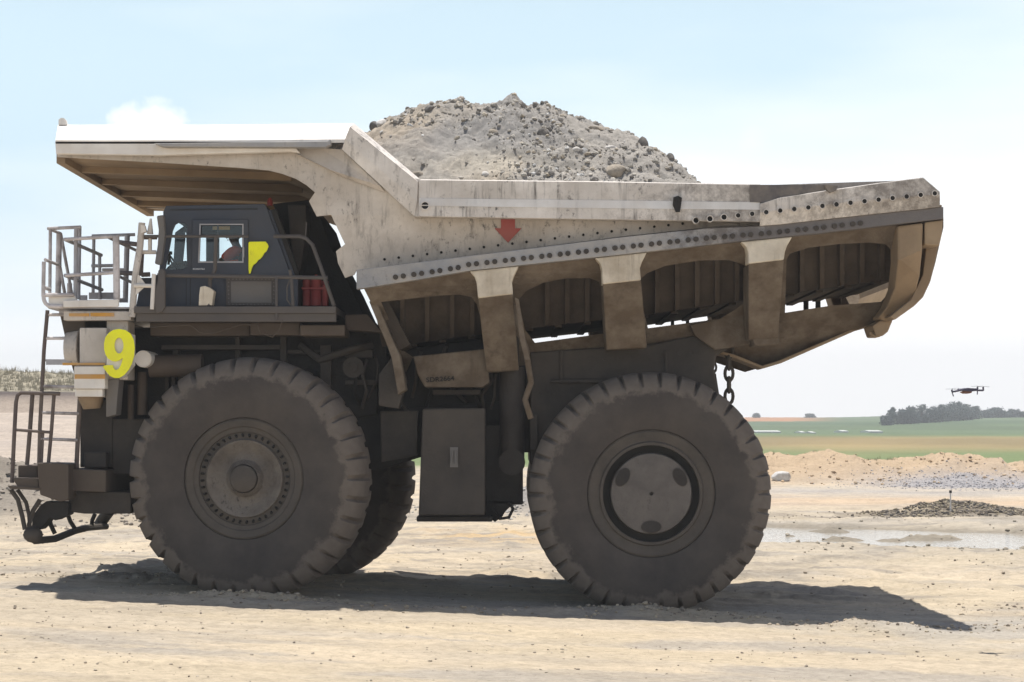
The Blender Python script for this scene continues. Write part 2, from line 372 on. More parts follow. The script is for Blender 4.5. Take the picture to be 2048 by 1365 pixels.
def terrain(x, y):
    xc = np.clip(x, -7.5, 6.5)
    near = (-.035 * xc - .038) * (1 - sm(36, 43, y)) * sm(8, 22, y)
    z = near.copy()
    z += (fbm(x * .10, y * .13, 3, 5) - .5) * .22 * sm(37, 60, y)
    # fine relief: ruts run mostly along x (the haul direction)
    amp = .026 + .06 * sm(31.5, 46, y)
    z += (fbm(x * .5, y * 1.6, 5, 21) - .5) * 2.0 * amp
    z += (fbm(x * 2.3, y * 6.5, 4, 31) - .5) * .05 * (.4 + 1.2 * sm(.4, .65, fbm(x * .3, y * .4, 3, 33)))
    z += (fbm(x * 7, y * 9, 4, 37) - .5) * .030
    # churned windrows beside the tyre track
    z += .09 * bell(y, 28.75 + .25 * np.sin(x * .8), .22) * (.3 + fbm(x * 1.5, y * 2, 4, 41)) * sm(-8, -3, x)
    z += .16 * bell(x, 5.0, .7) * bell(y, 28.0, .35) * (.4 + fbm(x * 3, y * 3, 4, 43))
    z += .10 * bell(x, -5.6, 1.7) * bell(y, 32.4, .5) * fbm(x * 4, y * 4, 4, 47) * 2
    z += .05 * bell(y, 41.5, 1.2) * fbm(x * 2.0, y * 3, 4, 48) * 2 * sm(3, 8, x)
    z += .10 * np.clip(fbm(x * .9, y * 1.2, 5, 49) - .52, 0, 1) * 3 * sm(31.5, 34, y) * (1 - sm(55, 60, y))
    z += .05 * np.abs(fbm(x * 1.6, y * 3.0, 4, 50) - .5) * sm(17, 20, y)
    z += .10 * (bell(y, 29.72, .17) + bell(y, 31.1, .2)) * (bell(x, -3.95, .95) + bell(x, 2.05, .95)) * (.35 + 1.1 * fbm(x * 4, y * 4, 4, 46))
    # puddle hollow
    pm = puddle_mask(x, y)
    isl = sum(h_ * bell(x, a_, wx_) * bell(y, b_, wy_) for a_, b_, wx_, wy_, h_ in ((8.3, 52.6, .55, .7, .20), (7.9, 48.6, .5, .5, .16), (9.0, 48.2, .35, .4, .13), (10.1, 49.0, .7, .5, .20), (11.9, 45.4, .7, .4, .18), (6.9, 50.5, .25, .3, .14), (6.8, 46.6, .6, .4, .14), (13.5, 48.8, .6, .4, .16)))
    z = z * (1 - pm) + pm * (-.15 + isl * (.4 + 1.1 * fbm(x * 3, y * 2, 4, 57)) + (fbm(x * .8, y * .8, 4, 55) - .5) * .12)
    z += .03 * sm(3, 6, x) * (1 - pm) * bell(y, 49.4, 12)
    # dark heaps beyond
    hr = bell(x, 13.2, 1.4) * .34 + bell(x, 17, 2.5) * .06 + .04 * sm(5, 8, x)
    z += hr * bell(y, 60.5, 1.3) * (.55 + .9 * fbm(x * 1.6, y * 1.6, 5, 61)) 
    hl = bell(x, -16.5, 3.2) * 1.35 + bell(x, -12.5, 2) * .75
    z += hl * bell(y, 59, 4.0) * (.55 + .9 * fbm(x * 1.3, y * 1.3, 5, 67))
    z += .75 * bell(x, -.2, 1.7) * bell(y, 66, 4.5) * (.5 + fbm(x * 1.3, y * 1.3, 5, 68))
    # berm at the right
    crest = .80 + .8 * (fbm(x * .16, y * .0 + 3, 4, 71) - .5) * 2 + .75 * bell(x, 22.0, 1.9) + .25 * bell(x, 14, 3) + .35 * bell(x, 6.8 + 9, 1.5)
    fr_ = sm(92 - 3 * fbm(x * .4, y * 0 + 1, 3, 73), 99.5, y)
    z += sm(0, 9, x) * crest * fr_ * (1 - sm(103, 125, y)) * (.70 + .8 * (fbm(x * .9, y * .7, 6, 75) - .3))
    # left slope and bank
    lf = 1 - sm(-17, -7, x * 90 / np.maximum(y, 60))
    z += lf * (3.35 * sm(52, 92, y) * (1 - sm(160, 400, y)) + 1.05 * sm(91 + 1.5 * fbm(x * .5, y * 0, 4, 81), 94.5 + 1.5 * fbm(x * .5, y * 0, 4, 81), y) * (1 - sm(160, 400, y)) + 1.6 * sm(94, 113, y) * (.4 + fbm(x * .2, y * .2, 4, 83)) * (1 - sm(160, 400, y)))
    # far fields rising to a ridge
    far = np.clip((y - 150) / 750, 0, 1) * 8.1
    roll = 7.5 * sm(135, 205, x * 900 / np.maximum(y, 300)) * sm(380, 820, y) * .55
    z += (far + roll * .35) * (1 - sm(905, 1500, y)) + (fbm(x * .012, y * .012, 3, 87) - .5) * .5 * sm(150, 300, y) * (1 - sm(700, 900, y))
    return z
ys = [-250, -150, -90, -50, -25, -10, 0, 6, 10, 13, 15]
y = 15.0
while y < 1500:
    y += min(max(y * y / 5204 * .62, .045), .35 if y < 70 else (.45 if y < 112 else 12)); ys.append(y)
ys += [1800, 2500, 4000, 7000]
ys = np.array(ys)
ui = np.arange(-.275, .2751, 1.35 / 2025)
uo = .275 * 1.045 ** np.arange(1, 58)
us = np.concatenate([-uo[::-1], ui, uo])
YY, UU = np.meshgrid(ys, us, indexing='ij')
XX = UU * np.where(YY > 12, YY, 12 + (12 - YY))
ZZ = terrain(XX, YY)
R_, C_ = XX.shape
co = np.stack([XX, YY, ZZ], -1).reshape(-1, 3).astype(np.float32)
ii = np.arange(R_ * C_).reshape(R_, C_)
q = np.stack([ii[:-1, :-1], ii[:-1, 1:], ii[1:, 1:], ii[1:, :-1]], -1).reshape(-1, 4)
def raw_mesh(name, co, faces, k):
    me = bpy.data.meshes.new(name); me.vertices.add(len(co)); me.vertices.foreach_set('co', co.ravel())
    n = len(faces); me.loops.add(n * k); me.loops.foreach_set('vertex_index', faces.ravel().astype(np.int32))
    me.polygons.add(n); me.polygons.foreach_set('loop_start', np.arange(0, n * k, k, dtype=np.int32)); me.polygons.foreach_set('loop_total', np.full(n, k, dtype=np.int32))
    me.update(calc_edges=True); return me
gm = raw_mesh('ground', co, q, 4); gm.shade_smooth()
# real soil colours by place
x, yv, z = XX, YY, ZZ
def lerp(a, b, t): return a + (b - a) * t[..., None]
A = np.array
c = np.empty(x.shape + (3,)); c[:] = (.53, .45, .345)
c = lerp(c, A((.60, .50, .37)), sm(.45, .7, fbm(x * .25, yv * .5, 4, 101)))
c = lerp(c, A((.42, .375, .32)), sm(.50, .68, fbm(x * .22 + 9, yv * .75, 5, 103)) * .8)
c = lerp(c, A((.36, .31, .255)), sm(.56, .72, fbm(x * .8, yv * 2.6, 5, 105)) * .55 * sm(24, 32, yv))
c = lerp(c, A((.60, .42, .22)), bell(x, -.2, 2.3) * bell(yv, 49, 3.5) * sm(.35, .6, fbm(x, yv, 4, 107)) * .8)
c = lerp(c, A((.33, .29, .24)), sm(.53, .66, fbm(x * 1.0, yv * 1.6, 6, 119)) * sm(31, 34, yv) * (1 - sm(60, 70, yv)) * .8)
c = lerp(c, A((.60, .50, .36)), sm(.55, .7, fbm(x * .35 + 4, yv * .8, 5, 127)) * .7 * (1 - sm(60, 70, yv)))
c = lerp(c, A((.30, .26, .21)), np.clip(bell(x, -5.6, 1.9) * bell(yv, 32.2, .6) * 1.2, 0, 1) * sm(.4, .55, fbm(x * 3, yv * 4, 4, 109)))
pmk = puddle_mask(x, yv)
c = lerp(c, A((.40, .365, .31)), sm(2, 5, x) * bell(yv, 49, 9) * .5)
c = lerp(c, A((.27, .235, .185)), np.clip(pmk * 1.8, 0, 1) * .85)
c = lerp(c, A((.43, .40, .36)), sm(2, 6, x) * bell(yv, 28.5, 2.6) * sm(.4, .6, fbm(x * .5, yv * .8, 4, 117)) * .8)
c = lerp(c, A((.22, .185, .145)), np.clip((hrv := (bell(x, 13.2, 2.0) * 1.2 + bell(x, 17, 3) * .5 + .5 * sm(5, 8, x))) * bell(yv, 60.0, 1.7), 0, 1) * sm(.30, .5, fbm(x * 1.2, yv * 1.2, 5, 111)))
c = lerp(c, A((.28, .245, .205)), np.clip(bell(x, -15.5, 6) * bell(yv, 58, 4.5) * 1.4, 0, 1))
c = lerp(c, A((.30, .28, .26)), np.clip(bell(x, -.2, 2.2) * bell(yv, 65, 5) * 1.4, 0, 1))
c = lerp(c, A((.40, .375, .36)), bell(yv, 83, 5) * sm(0, 5, x) * .55)
c = lerp(c, A((.58, .41, .27)), bell(yv, 72, 5) * sm(2, 8, x) * .55)
bm_ = sm(90, 95, yv) * (1 - sm(118, 130, yv)) * sm(0, 6, x)
c = lerp(c, A((.50, .375, .25)), bm_)
c = lerp(c, A((.36, .34, .34)), np.clip(bell(x, 21.0, 4.4) * bell(yv, 91.5, 3.6) * 1.5, 0, 1))
lfm = (1 - sm(-15, -7, x * 90 / np.maximum(yv, 60)))
c = lerp(c, A((.46, .39, .34)), lfm * sm(60, 75, yv) * .8)
c = lerp(c, A((.33, .27, .22)), lfm * sm(89, 91, yv) * .75)
c = lerp(c, A((.11, .09, .085)), lfm * bell(z + .25 * (fbm(x * .4, yv * 0, 3, 115) - .5), 4.32, .30) * sm(90, 92, yv) * (1 - sm(97, 99, yv)))
c = lerp(c, A((.36, .325, .24)), lfm * sm(94.5, 97, yv) * .9)
# fields
fy = yv + 14 * (fbm(x * .02, yv * .01, 3, 121) - .5) * np.clip((yv - 150) / 100, 0, 1) * 3
fm = sm(128, 150, yv) * (1 - lfm)
c = lerp(c, A((.17, .22, .09)), fm)
c = lerp(c, A((.31, .24, .115)), fm * sm(178, 225, fy + (x - 40) * .35) * (1 - sm(275, 330, fy + x * .12)))
c = lerp(c, A((.13, .18, .095)), fm * sm(285, 340, fy))
c = lerp(c, A((.40, .30, .14)), fm * bell(x / yv, .168, .035) * bell(yv, 240, 45) * .7)
c = lerp(c, c * .82, fm * sm(.45, .6, fbm(x * .03, yv * .02, 4, 125)))
c = lerp(c, A((.075, .12, .065)), fm * sm(470, 520, fy) * (1 - sm(560, 600, fy)) * .6)
c = lerp(c, A((.46, .23, .11)), fm * sm(625, 640, fy) * (1 - sm(120, 150, x * 900 / np.maximum(yv, 300))))
c = np.clip(c * np.where(YY < 130, .90, .90)[..., None], .01, 1)
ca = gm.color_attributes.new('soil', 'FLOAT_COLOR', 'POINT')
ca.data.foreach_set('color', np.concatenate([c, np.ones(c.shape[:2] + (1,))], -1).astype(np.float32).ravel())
def soil_mat(name, attr=None, col=(.4, .35, .3), bump=.5, speck=1.0):
    m = bpy.data.materials.new(name); m.use_nodes = True; t = m.node_tree; t.nodes.clear(); l = t.links.new
    out = t.nodes.new('ShaderNodeOutputMaterial'); P = t.nodes.new('ShaderNodeBsdfPrincipled'); l(P.outputs[0], out.inputs[0])
    P.inputs['Roughness'].default_value = .95; P.inputs['Specular IOR Level'].default_value = .15
    tc = t.nodes.new('ShaderNodeTexCoord')
    def noise(s, st=(1, 1, 1), d=6, r=.6):
        mp = t.nodes.new('ShaderNodeMapping'); mp.inputs['Scale'].default_value = st; l(tc.outputs['Object'], mp.inputs[0])
        x = t.nodes.new('ShaderNodeTexNoise'); x.inputs['Scale'].default_value = s; x.inputs['Detail'].default_value = d; x.inputs['Roughness'].default_value = r; l(mp.outputs[0], x.inputs['Vector']); return x.outputs[0]
    def ramp(v, a, b, lo=0, hi=1):
        r = t.nodes.new('ShaderNodeMapRange'); r.inputs['From Min'].default_value = a; r.inputs['From Max'].default_value = b
        r.inputs['To Min'].default_value = lo; r.inputs['To Max'].default_value = hi; l(v, r.inputs[0]); return r.outputs[0]
    def mul(a, b):
        x = t.nodes.new('ShaderNodeMix'); x.data_type = 'RGBA'; x.blend_type = 'MULTIPLY'; x.inputs[0].default_value = 1; l(a, x.inputs[6]); l(b, x.inputs[7]); return x.outputs[2]
    if attr: a = t.nodes.new('ShaderNodeAttribute'); a.attribute_name = attr; c = a.outputs['Color']
    else: a = t.nodes.new('ShaderNodeRGB'); a.outputs[0].default_value = (*col, 1); c = a.outputs[0]
    c = mul(c, ramp(noise(.9, (.35, 1.4, 1)), .3, .7, .87, 1.10))
    c = mul(c, ramp(noise(8, (.65, 1.1, 1), 9, .78), .36, .6, .76, 1.07))
    c = mul(c, ramp(noise(26, (.6, 1, 1), 5, .75), .60, .68, 1.0, 1 - .5 * speck))
    l(c, P.inputs['Base Color'])
    b = t.nodes.new('ShaderNodeBump'); b.inputs['Strength'].default_value = bump; b.inputs['Distance'].default_value = .045; l(noise(10, (.7, 1.2, 1), 10, .8), b.inputs['Height']); l(b.outputs[0], P.inputs['Normal'])
    return m
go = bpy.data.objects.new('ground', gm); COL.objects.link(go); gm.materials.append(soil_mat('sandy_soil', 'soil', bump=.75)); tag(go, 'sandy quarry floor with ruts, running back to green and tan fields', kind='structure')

# water
wm = bpy.data.materials.new('muddy_water'); wm.use_nodes = True; P = wm.node_tree.nodes['Principled BSDF']
P.inputs['Base Color'].default_value = (.34, .31, .27, 1); P.inputs['Roughness'].default_value = .06; P.inputs['IOR'].default_value = 1.33; P.inputs['Specular IOR Level'].default_value = .5
wb = wm.node_tree.nodes.new('ShaderNodeBump'); wb.inputs['Strength'].default_value = .5; wb.inputs['Distance'].default_value = .03; wn = wm.node_tree.nodes.new('ShaderNodeTexNoise'); wn.inputs['Scale'].default_value = 7; wtc = wm.node_tree.nodes.new('ShaderNodeTexCoord'); wm.node_tree.links.new(wtc.outputs['Object'], wn.inputs['Vector']); wm.node_tree.links.new(wn.outputs[0], wb.inputs['Height']); wm.node_tree.links.new(wb.outputs[0], P.inputs['Normal'])
bmw = bmesh.new(); vs = [bmw.verts.new((13 + 11.5 * math.cos(a), 49.4 + 7.5 * math.sin(a), WATER)) for a in np.linspace(0, 2 * math.pi, 49)[:-1]]; bmw.faces.new(vs)
me = bpy.data.meshes.new('puddle'); bmw.to_mesh(me); bmw.free(); me.materials.append(wm); po = bpy.data.objects.new('puddle', me); COL.objects.link(po)
tag(po, 'shallow muddy puddle reflecting the pale sky behind the rear tyre', kind='structure')

# ------------------------------------------------------------------ scattered stones
def rock_templates(k=8, sub=1, seed=3):
    r = np.random.default_rng(seed); out = []
    for i in range(k):
        bm = bmesh.new(); bmesh.ops.create_icosphere(bm, subdivisions=sub, radius=1)
        for v in bm.verts: v.co *= 1 + r.uniform(-.28, .28)
        V = np.array([v.co[:] for v in bm.verts]); Fc = np.array([[w.index for w in f.verts] for f in bm.faces]); bm.free()
        out.append((V, Fc))
    return out
TPL = rock_templates()
def rots(n):
    qn = rng.normal(size=(n, 4)); qn /= np.linalg.norm(qn, axis=1)[:, None]; w, a, b, c = qn.T
    return np.stack([1 - 2 * (b * b + c * c), 2 * (a * b - c * w), 2 * (a * c + b * w), 2 * (a * b + c * w), 1 - 2 * (a * a + c * c), 2 * (b * c - a * w), 2 * (a * c - b * w), 2 * (b * c + a * w), 1 - 2 * (a * a + b * b)], 1).reshape(n, 3, 3)
def scatter(name, pos, size, m, flat=.65, attrcol=None):
    n = len(pos); Rm = rots(n); V = []; Fs = []; off = 0; cols = []
    for i in range(n):
        T, fc = TPL[i % len(TPL)]
        sc = size[i] * np.array([rng.uniform(.7, 1.3), rng.uniform(.7, 1.3), rng.uniform(.7, 1.1)])
        v = (T * sc) @ Rm[i].T; v[:, 2] *= flat
        V.append(v + pos[i]); Fs.append(fc + off); off += len(T)
        if attrcol is not None: cols.append(np.repeat(attrcol[i][None], len(T), 0))
    me = raw_mesh(name, np.concatenate(V).astype(np.float32), np.concatenate(Fs), 3)
    if attrcol is not None:
        cc = np.concatenate(cols); a = me.color_attributes.new('soil', 'FLOAT_COLOR', 'POINT'); a.data.foreach_set('color', np.concatenate([cc, np.ones((len(cc), 1))], 1).astype(np.float32).ravel())
    me.shade_flat(); me.materials.append(m); o = bpy.data.objects.new(name, me); COL.objects.link(o); return o
SM = soil_mat('stone_and_clod', 'soil', bump=.4, speck=.5)
def put(name, xs, ysv, sz, cols, label, sink=.25):
    zz = terrain(xs, ysv); pos = np.stack([xs, ysv, zz + sz * sink], 1)
    o = scatter(name, pos, sz, SM, attrcol=cols); tag(o, label, kind='stuff'); return o
def colmix(n, cs): 
    i = rng.integers(0, len(cs), n); return np.array(cs)[i] * rng.uniform(.8, 1.2, (n, 1))
# clods on the floor
n = 14000
ysv = 19 + 40 * rng.random(n) ** 1.3; xs = (rng.random(n) - .5) * .62 * ysv; k = fbm(xs * .5, ysv * 1.1, 3, 131) > .47; k &= puddle_mask(xs, ysv) < .3
xs, ysv = xs[k], ysv[k]; sz = .004 + .022 * rng.random(len(xs)) ** 7
sz *= np.clip(ysv / 25, .7, 1.6)
put('clods', xs, ysv, sz, colmix(len(xs), [(.36, .31, .25), (.46, .40, .32), (.26, .22, .18)]), 'small clods and pebbles strewn over the sandy floor')
def blob(n, cx, cy, wx, wy): return cx + rng.normal(size=n) * wx, cy + rng.normal(size=n) * wy
# windrow clods by the truck shadow
x1, y1 = blob(500, -5.3, 32.3, 1.5, .45); x2 = rng.uniform(-4, 8, 700); y2 = 28.75 + .25 * np.sin(x2 * .8) + rng.normal(size=700) * .2; x3, y3 = blob(260, 5.0, 28.0, .6, .3)
x4, y4 = blob(220, 8.2, 32.0, 1.1, .6)
xs = np.concatenate([x1, x2, x3, x4]); ysv = np.concatenate([y1, y2, y3, y4]); sz = .006 + .032 * rng.random(len(xs)) ** 4.5
put('windrow_clods', xs, ysv, sz, colmix(len(xs), [(.40, .34, .26), (.50, .42, .31), (.30, .25, .2)]), 'crumbled soil pushed up along the tyre track')
xw = np.concatenate([-3.95 + rng.normal(size=260) * .8, 2.05 + rng.normal(size=260) * .8]); yw = 29.72 + rng.normal(size=520) * .14
put('wheel_clods', xw, yw, .008 + .04 * rng.random(520) ** 4, colmix(520, [(.40, .34, .26), (.50, .42, .31), (.30, .25, .2)]), 'crushed soil squeezed out beside the two near tyres')
# dark heap rubble right
xs = np.concatenate([rng.uniform(5, 20, 3600), 13.2 + rng.normal(size=3600) * 1.25]); ysv = 60.0 + rng.normal(size=len(xs)) * np.where(np.arange(len(xs)) < 3600, .7, 1.0); sz = (.010 + .06 * rng.random(len(xs)) ** 3.6)
sz *= np.where((xs < 9.5), .45, 1); k = rng.random(len(xs)) < np.where(np.abs(xs - 13.2) < 2.6, 1, .18 + .5 * (fbm(xs * .6, ysv * 0, 3, 151) > .5)); xs, ysv, sz = xs[k], ysv[k], sz[k]
put('dark_rubble', xs, ysv, sz, colmix(len(xs), [(.17, .145, .12), (.24, .20, .155), (.11, .10, .09), (.33, .28, .2)]), 'band of dark broken rubble behind the puddle')
xs = np.concatenate([-16 + rng.normal(size=2600) * 4, -12 + rng.normal(size=500) * 2]); ysv = 57.5 + rng.normal(size=len(xs)) * 2.6; sz = .012 + .09 * rng.random(len(xs)) ** 4.5
put('grey_rubble', xs, ysv, sz, colmix(len(xs), [(.30, .26, .22), (.37, .33, .28), (.22, .19, .16)]), 'grey brown rubble bank behind the front bumper')
xs = -.3 + rng.normal(size=1300) * 1.7; ysv = 64 + rng.normal(size=len(xs)) * 3; sz = .015 + .07 * rng.random(len(xs)) ** 3.5
put('pale_rubble', xs, ysv, sz, colmix(len(xs), [(.36, .34, .31), (.44, .42, .39), (.25, .23, .21)]), 'pale grey rubble seen between the two tyres')
# gravel patch on the berm, clods on the berm
xs = 21 + rng.normal(size=2600) * 3.0; ysv = 91.5 + rng.normal(size=2600) * 2.6; sz = .015 + .045 * rng.random(2600) ** 3
put('blue_grey_gravel', xs, ysv, sz, colmix(2600, [(.34, .33, .35), (.44, .43, .44), (.22, .21, .22)]), 'blue grey gravel spill in front of the earth berm')
xs = rng.uniform(4, 32, 3000); ysv = rng.uniform(92, 101.5, 3000); sz = .012 + .10 * rng.random(3000) ** 8
put('berm_clods', xs, ysv, sz, colmix(3000, [(.48, .36, .24), (.42, .31, .2), (.34, .25, .17), (.55, .43, .3)]), 'tan clods on the earth berm at the right')
x1 = rng.uniform(6, 19, 900); y1 = 47 + rng.normal(size=900) * 4; k = terrain(x1, y1) > WATER + .01; x1, y1 = x1[k], y1[k]
put('shore_clods', x1, y1, .015 + .06 * rng.random(len(x1)) ** 3, colmix(len(x1), [(.28, .25, .2), (.36, .32, .26)]), 'crumbs of mud on the puddle shore and islets')

# grass along the bank top
def tufts(name, P_, h, m, label, blades=7):
    V = []; Fs = []; o = 0
    for (x, y, z), hh in zip(P_, h):
        for b in range(blades):
            a = rng.uniform(0, 6.28); d = rng.uniform(.02, .12); bx, by = x + d * math.cos(a), y + d * math.sin(a); w = .012 * hh / .3 + .004
            lean = rng.normal(size=2) * .22 * hh; ha = hh * rng.uniform(.6, 1.2)
            V += [(bx - w, by, z - .05), (bx + w, by, z - .05), (bx + lean[0], by + lean[1], z + ha)]; Fs.append((o, o + 1, o + 2)); o += 3
    me = raw_mesh(name, np.array(V, dtype=np.float32), np.array(Fs), 3); me.materials.append(m); ob = bpy.data.objects.new(name, me); COL.objects.link(ob); tag(ob, label, kind='stuff'); return ob
MG = mat('dry_grass', (.33, .29, .21), .9, (.40, .355, .27), 2, .4, bump=0)
MG2 = mat('berm_weed', (.17, .19, .09), .9, (.30, .26, .16), 2, .4, bump=0)
xs = rng.uniform(-33, -17, 2600); ysv = rng.uniform(96, 112, 2600); tufts('bank_grass', np.stack([xs, ysv, terrain(xs, ysv)], 1), (.06 + .3 * rng.random(2600) ** 2), MG, 'dry grass growing along the top of the earth bank')
xs = rng.uniform(4, 34, 420); ysv = rng.uniform(99, 106, 420); k = rng.random(420) < .2 + .8 * (fbm(xs * .3, ysv * 0, 3, 141) > .5); xs, ysv = xs[k], ysv[k]
tufts('berm_weeds', np.stack([xs, ysv, terrain(xs, ysv)], 1), .05 + .16 * rng.random(len(xs)) ** 2, MG2, 'low weeds along the berm crest')

# ------------------------------------------------------------------ white rock, stake, distant things
def rock(name, loc, r, m, sc=(1, 1, .7), seed=0, sub=3):
    b = MB(); b.ball((0, 0, 0), r, sub, sc)
    rs = random.Random(seed); dirs = [(Vector((rs.uniform(-1, 1), rs.uniform(-1, 1), rs.uniform(-1, 1))).normalized(), rs.uniform(.55, .85)) for _ in range(12)]
    for v in b.bm.verts:
        for d, cut in dirs:
            e = v.co.dot(d) - r * cut * (abs(d.x) * sc[0] + abs(d.y) * sc[1] + abs(d.z) * sc[2]) / 1.35
            if e > 0: v.co -= d * e * .9
        v.co *= 1 + .06 * math.sin(v.co.x * 23 + seed) * math.cos(v.co.z * 19)
    o = b.build(name, m, None, autos=True); o.location = loc; return o
MWR = mat('pale_rock', (.62, .60, .58), .9, (.40, .37, .33), 4, .3, bump=.6)
MDR = mat('dark_rock', (.10, .095, .09), .9, (.20, .18, .16), 5, .3, bump=.8)
MTR = mat('tan_rock', (.36, .31, .25), .9, (.24, .21, .17), 5, .3, bump=.8)
p = W(1563, 966, 93); o = rock('boulder', (p.x, p.y, float(terrain(A([p.x]), A([p.y]))[0]) + .18), .45, MWR, (1.1, .8, .55), 4); tag(o, 'pale boulder lying at the foot of the berm beside the rear tyre', 'boulder')
zst = float(terrain(A([13.1]), A([60.8]))[0]) 
ST = empty('marker_stake', (W(1901, 1035, 59.2).x, 59.2, -.02)); tag(ST, 'thin white survey stake with dark cap standing in the dark rubble', 'stake')
b = MB(); b.tube([(ST.location.x, 59.2, -.15), (ST.location.x, 59.2, .72)], .022, 8); b.build('pole', M['clean'], ST)
b = MB(); b.tube([(ST.location.x, 59.2, .72), (ST.location.x, 59.2, .80)], .04, 8); b.build('cap', M['dark'], ST)
# greenhouse roofs in the fields
MGH = mat('white_sheeting', (.55, .55, .53), .6, None, bump=0)
def shed(px0, px1, py, Y, label):
    a = W(px0, py, Y); c_ = W(px1, py, Y); zb = float(terrain(A([(a.x + c_.x) / 2]), A([Y]))[0]); b = MB()
    hgt = .32; dep = 9
    pr = [(Y, zb - .3), (Y, zb + hgt * .7), (Y + dep / 2, zb + hgt * 1.25), (Y + dep, zb + hgt * .7), (Y + dep, zb - .3)]
    f = [b.bm.verts.new((a.x, p_, q_)) for p_, q_ in pr]; g_ = [b.bm.verts.new((c_.x, p_, q_)) for p_, q_ in pr]
    b.bm.faces.new(f); b.bm.faces.new(g_[::-1])
    for i in range(5): b.bm.faces.new((f[i], g_[i], g_[(i + 1) % 5], f[(i + 1) % 5]))
    o = b.build('greenhouse', MGH, None); tag(o, label, 'greenhouse', 'white greenhouses in the far fields'); return o
shed(1738, 1766, 866, 345, 'largest white greenhouse below the row of trees')
shed(1510, 1562, 866, 345, 'long thin white greenhouse nearest the rear tyre')
shed(1603, 1611, 869, 335, 'left of the two small white greenhouses in mid field')
shed(1623, 1632, 869, 335, 'right of the two small white greenhouses in mid field')
shed(1684, 1697, 866, 348, 'faint low white greenhouse left of the largest one')

# distant trees
ML = mat('hazy_foliage', (.085, .12, .12), .9, (.06, .085, .09), .4, .4, bump=0)  # blue-grey distance haze is mixed into the leaf colour
MT = mat('bark', (.10, .08, .06), .9, None, bump=0)
def tree(px, top, base, Y, wpx, label, shape='round', seed=0):
    for Yt in np.arange(330, 895, 5.0):
        q0 = W(px, base, Yt)
        if float(terrain(A([q0.x]), A([Yt]))[0]) >= q0.z: Y = float(Yt); break
    r = np.random.default_rng(seed + 400); b0 = W(px, base, Y); zt = float(terrain(A([b0.x]), A([Y]))[0]); H_ = (base - top) * 1.12 * Y / F; wd_ = wpx * Y / F / 2
    e = empty('tree' if shape != 'conifer' else 'conifer_tree', (b0.x, Y, zt)); tag(e, label, 'tree', 'trees on the ridge')
    b = MB(); b.tube([(b0.x, Y, zt - .3), (b0.x + .1, Y, zt + H_ * .45), (b0.x, Y, zt + H_ * .8)], .2, 6, radii=[.28, .18, .06])
    for k in range(4):
        a = r.uniform(0, 6.28); b.tube([(b0.x, Y, zt + H_ * .35), (b0.x + math.cos(a) * wd_ * .5, Y + math.sin(a) * wd_ * .5, zt + H_ * .65)], .08, 5, radii=[.12, .04])
    b.build('trunk', MT, e)
    n = 1500; V = np.zeros((n, 3, 3)); cl = []
    for k in range(9):
        hh = r.uniform(.22, .88); w_ = wd_ * (1 - hh) * .9 if shape == 'conifer' else wd_ * math.sin(math.pi * min(max(hh * .9 + .08, .1), .97)) * .75
        a = r.uniform(0, 6.28); cl.append((w_ * math.cos(a) * r.uniform(.2, 1), w_ * math.sin(a) * r.uniform(.2, 1), hh * H_, (w_ * .5 + .5) * r.uniform(.7, 1.1)))
    if shape == 'conifer': cl += [(0, 0, H_ * t_, wd_ * (1.02 - t_) * .8 + .15) for t_ in (.2, .35, .5, .65, .8, .93)]
    else: cl += [(0, 0, H_ * .5, wd_ * .62), (0, 0, H_ * .8, wd_ * .42), (wd_ * .4, 0, H_ * .2, wd_ * .55), (-wd_ * .4, 0, H_ * .2, wd_ * .55), (0, 0, H_ * .12, wd_ * .6)]
    ci = r.integers(0, len(cl), n); C = np.array(cl)[ci]
    d = r.normal(size=(n, 3)); d /= np.linalg.norm(d, axis=1)[:, None]; p_ = C[:, :3] + d * (C[:, 3] * r.uniform(.5, 1.05, n))[:, None]
    p_[:, 2] = np.clip(p_[:, 2], H_ * .05, H_)
    for k in range(3): V[:, k] = p_ + r.normal(size=(n, 3)) * .32 * Y / 870
    V = V.reshape(-1, 3); V[:, :2] += (0, 0); me = raw_mesh('crown', V.astype(np.float32), np.arange(3 * n).reshape(n, 3), 3); me.materials.append(ML)
    o = bpy.data.objects.new('crown', me); COL.objects.link(o); o.parent = e
    return e
TR = [(1785, 820, 850, 22, 'conifer', 'slim pointed tree at the left end of the ridge row'), (1773, 836, 851, 18, 'round', 'low bush like tree where the ridge row starts at the left'),
      (1803, 824, 849, 24, 'round', 'short tree just right of the slim pointed tree'), (1822, 818, 848, 26, 'round', 'fourth tree from the left of the ridge row'),
      (1843, 815, 847, 28, 'round', 'broad tree left of the middle of the ridge row'), (1864, 818, 846, 24, 'round', 'middle tree of the ridge row, slightly lower than its neighbours'),
      (1884, 815, 845, 26, 'round', 'round tree right of the middle of the ridge row'), (1902, 812, 843, 24, 'round', 'tree directly left of the tallest ridge tree'),
      (1916, 808, 842, 26, 'round', 'tallest tree of the ridge row, below the drone'), (1932, 813, 841, 22, 'round', 'tree directly right of the tallest ridge tree'),
      (1950, 817, 839, 20, 'round', 'last tree at the right end of the main ridge row'), (1976, 824, 837, 18, 'round', 'left small tree of the separate clump at the frame edge'),
      (1990, 818, 836, 22, 'round', 'tallest tree of the separate clump at the frame edge'), (2006, 825, 836, 20, 'round', 'middle low tree of the separate clump at the frame edge'),
      (2024, 822, 835, 20, 'round', 'rounded tree near the right end of the separate clump'), (2042, 827, 835, 20, 'round', 'small tree cut by the right frame edge')]
for i, (px, tp, bs, w_, shp, lb) in enumerate(TR): tree(px, tp, bs, 870 + (i % 3) * 12, w_ * 1.75, lb, shp, i)
tree(1513, 830, 836, 890, 14, 'tiny lone bush on the skyline beside the hanging chain', 'round', 50)
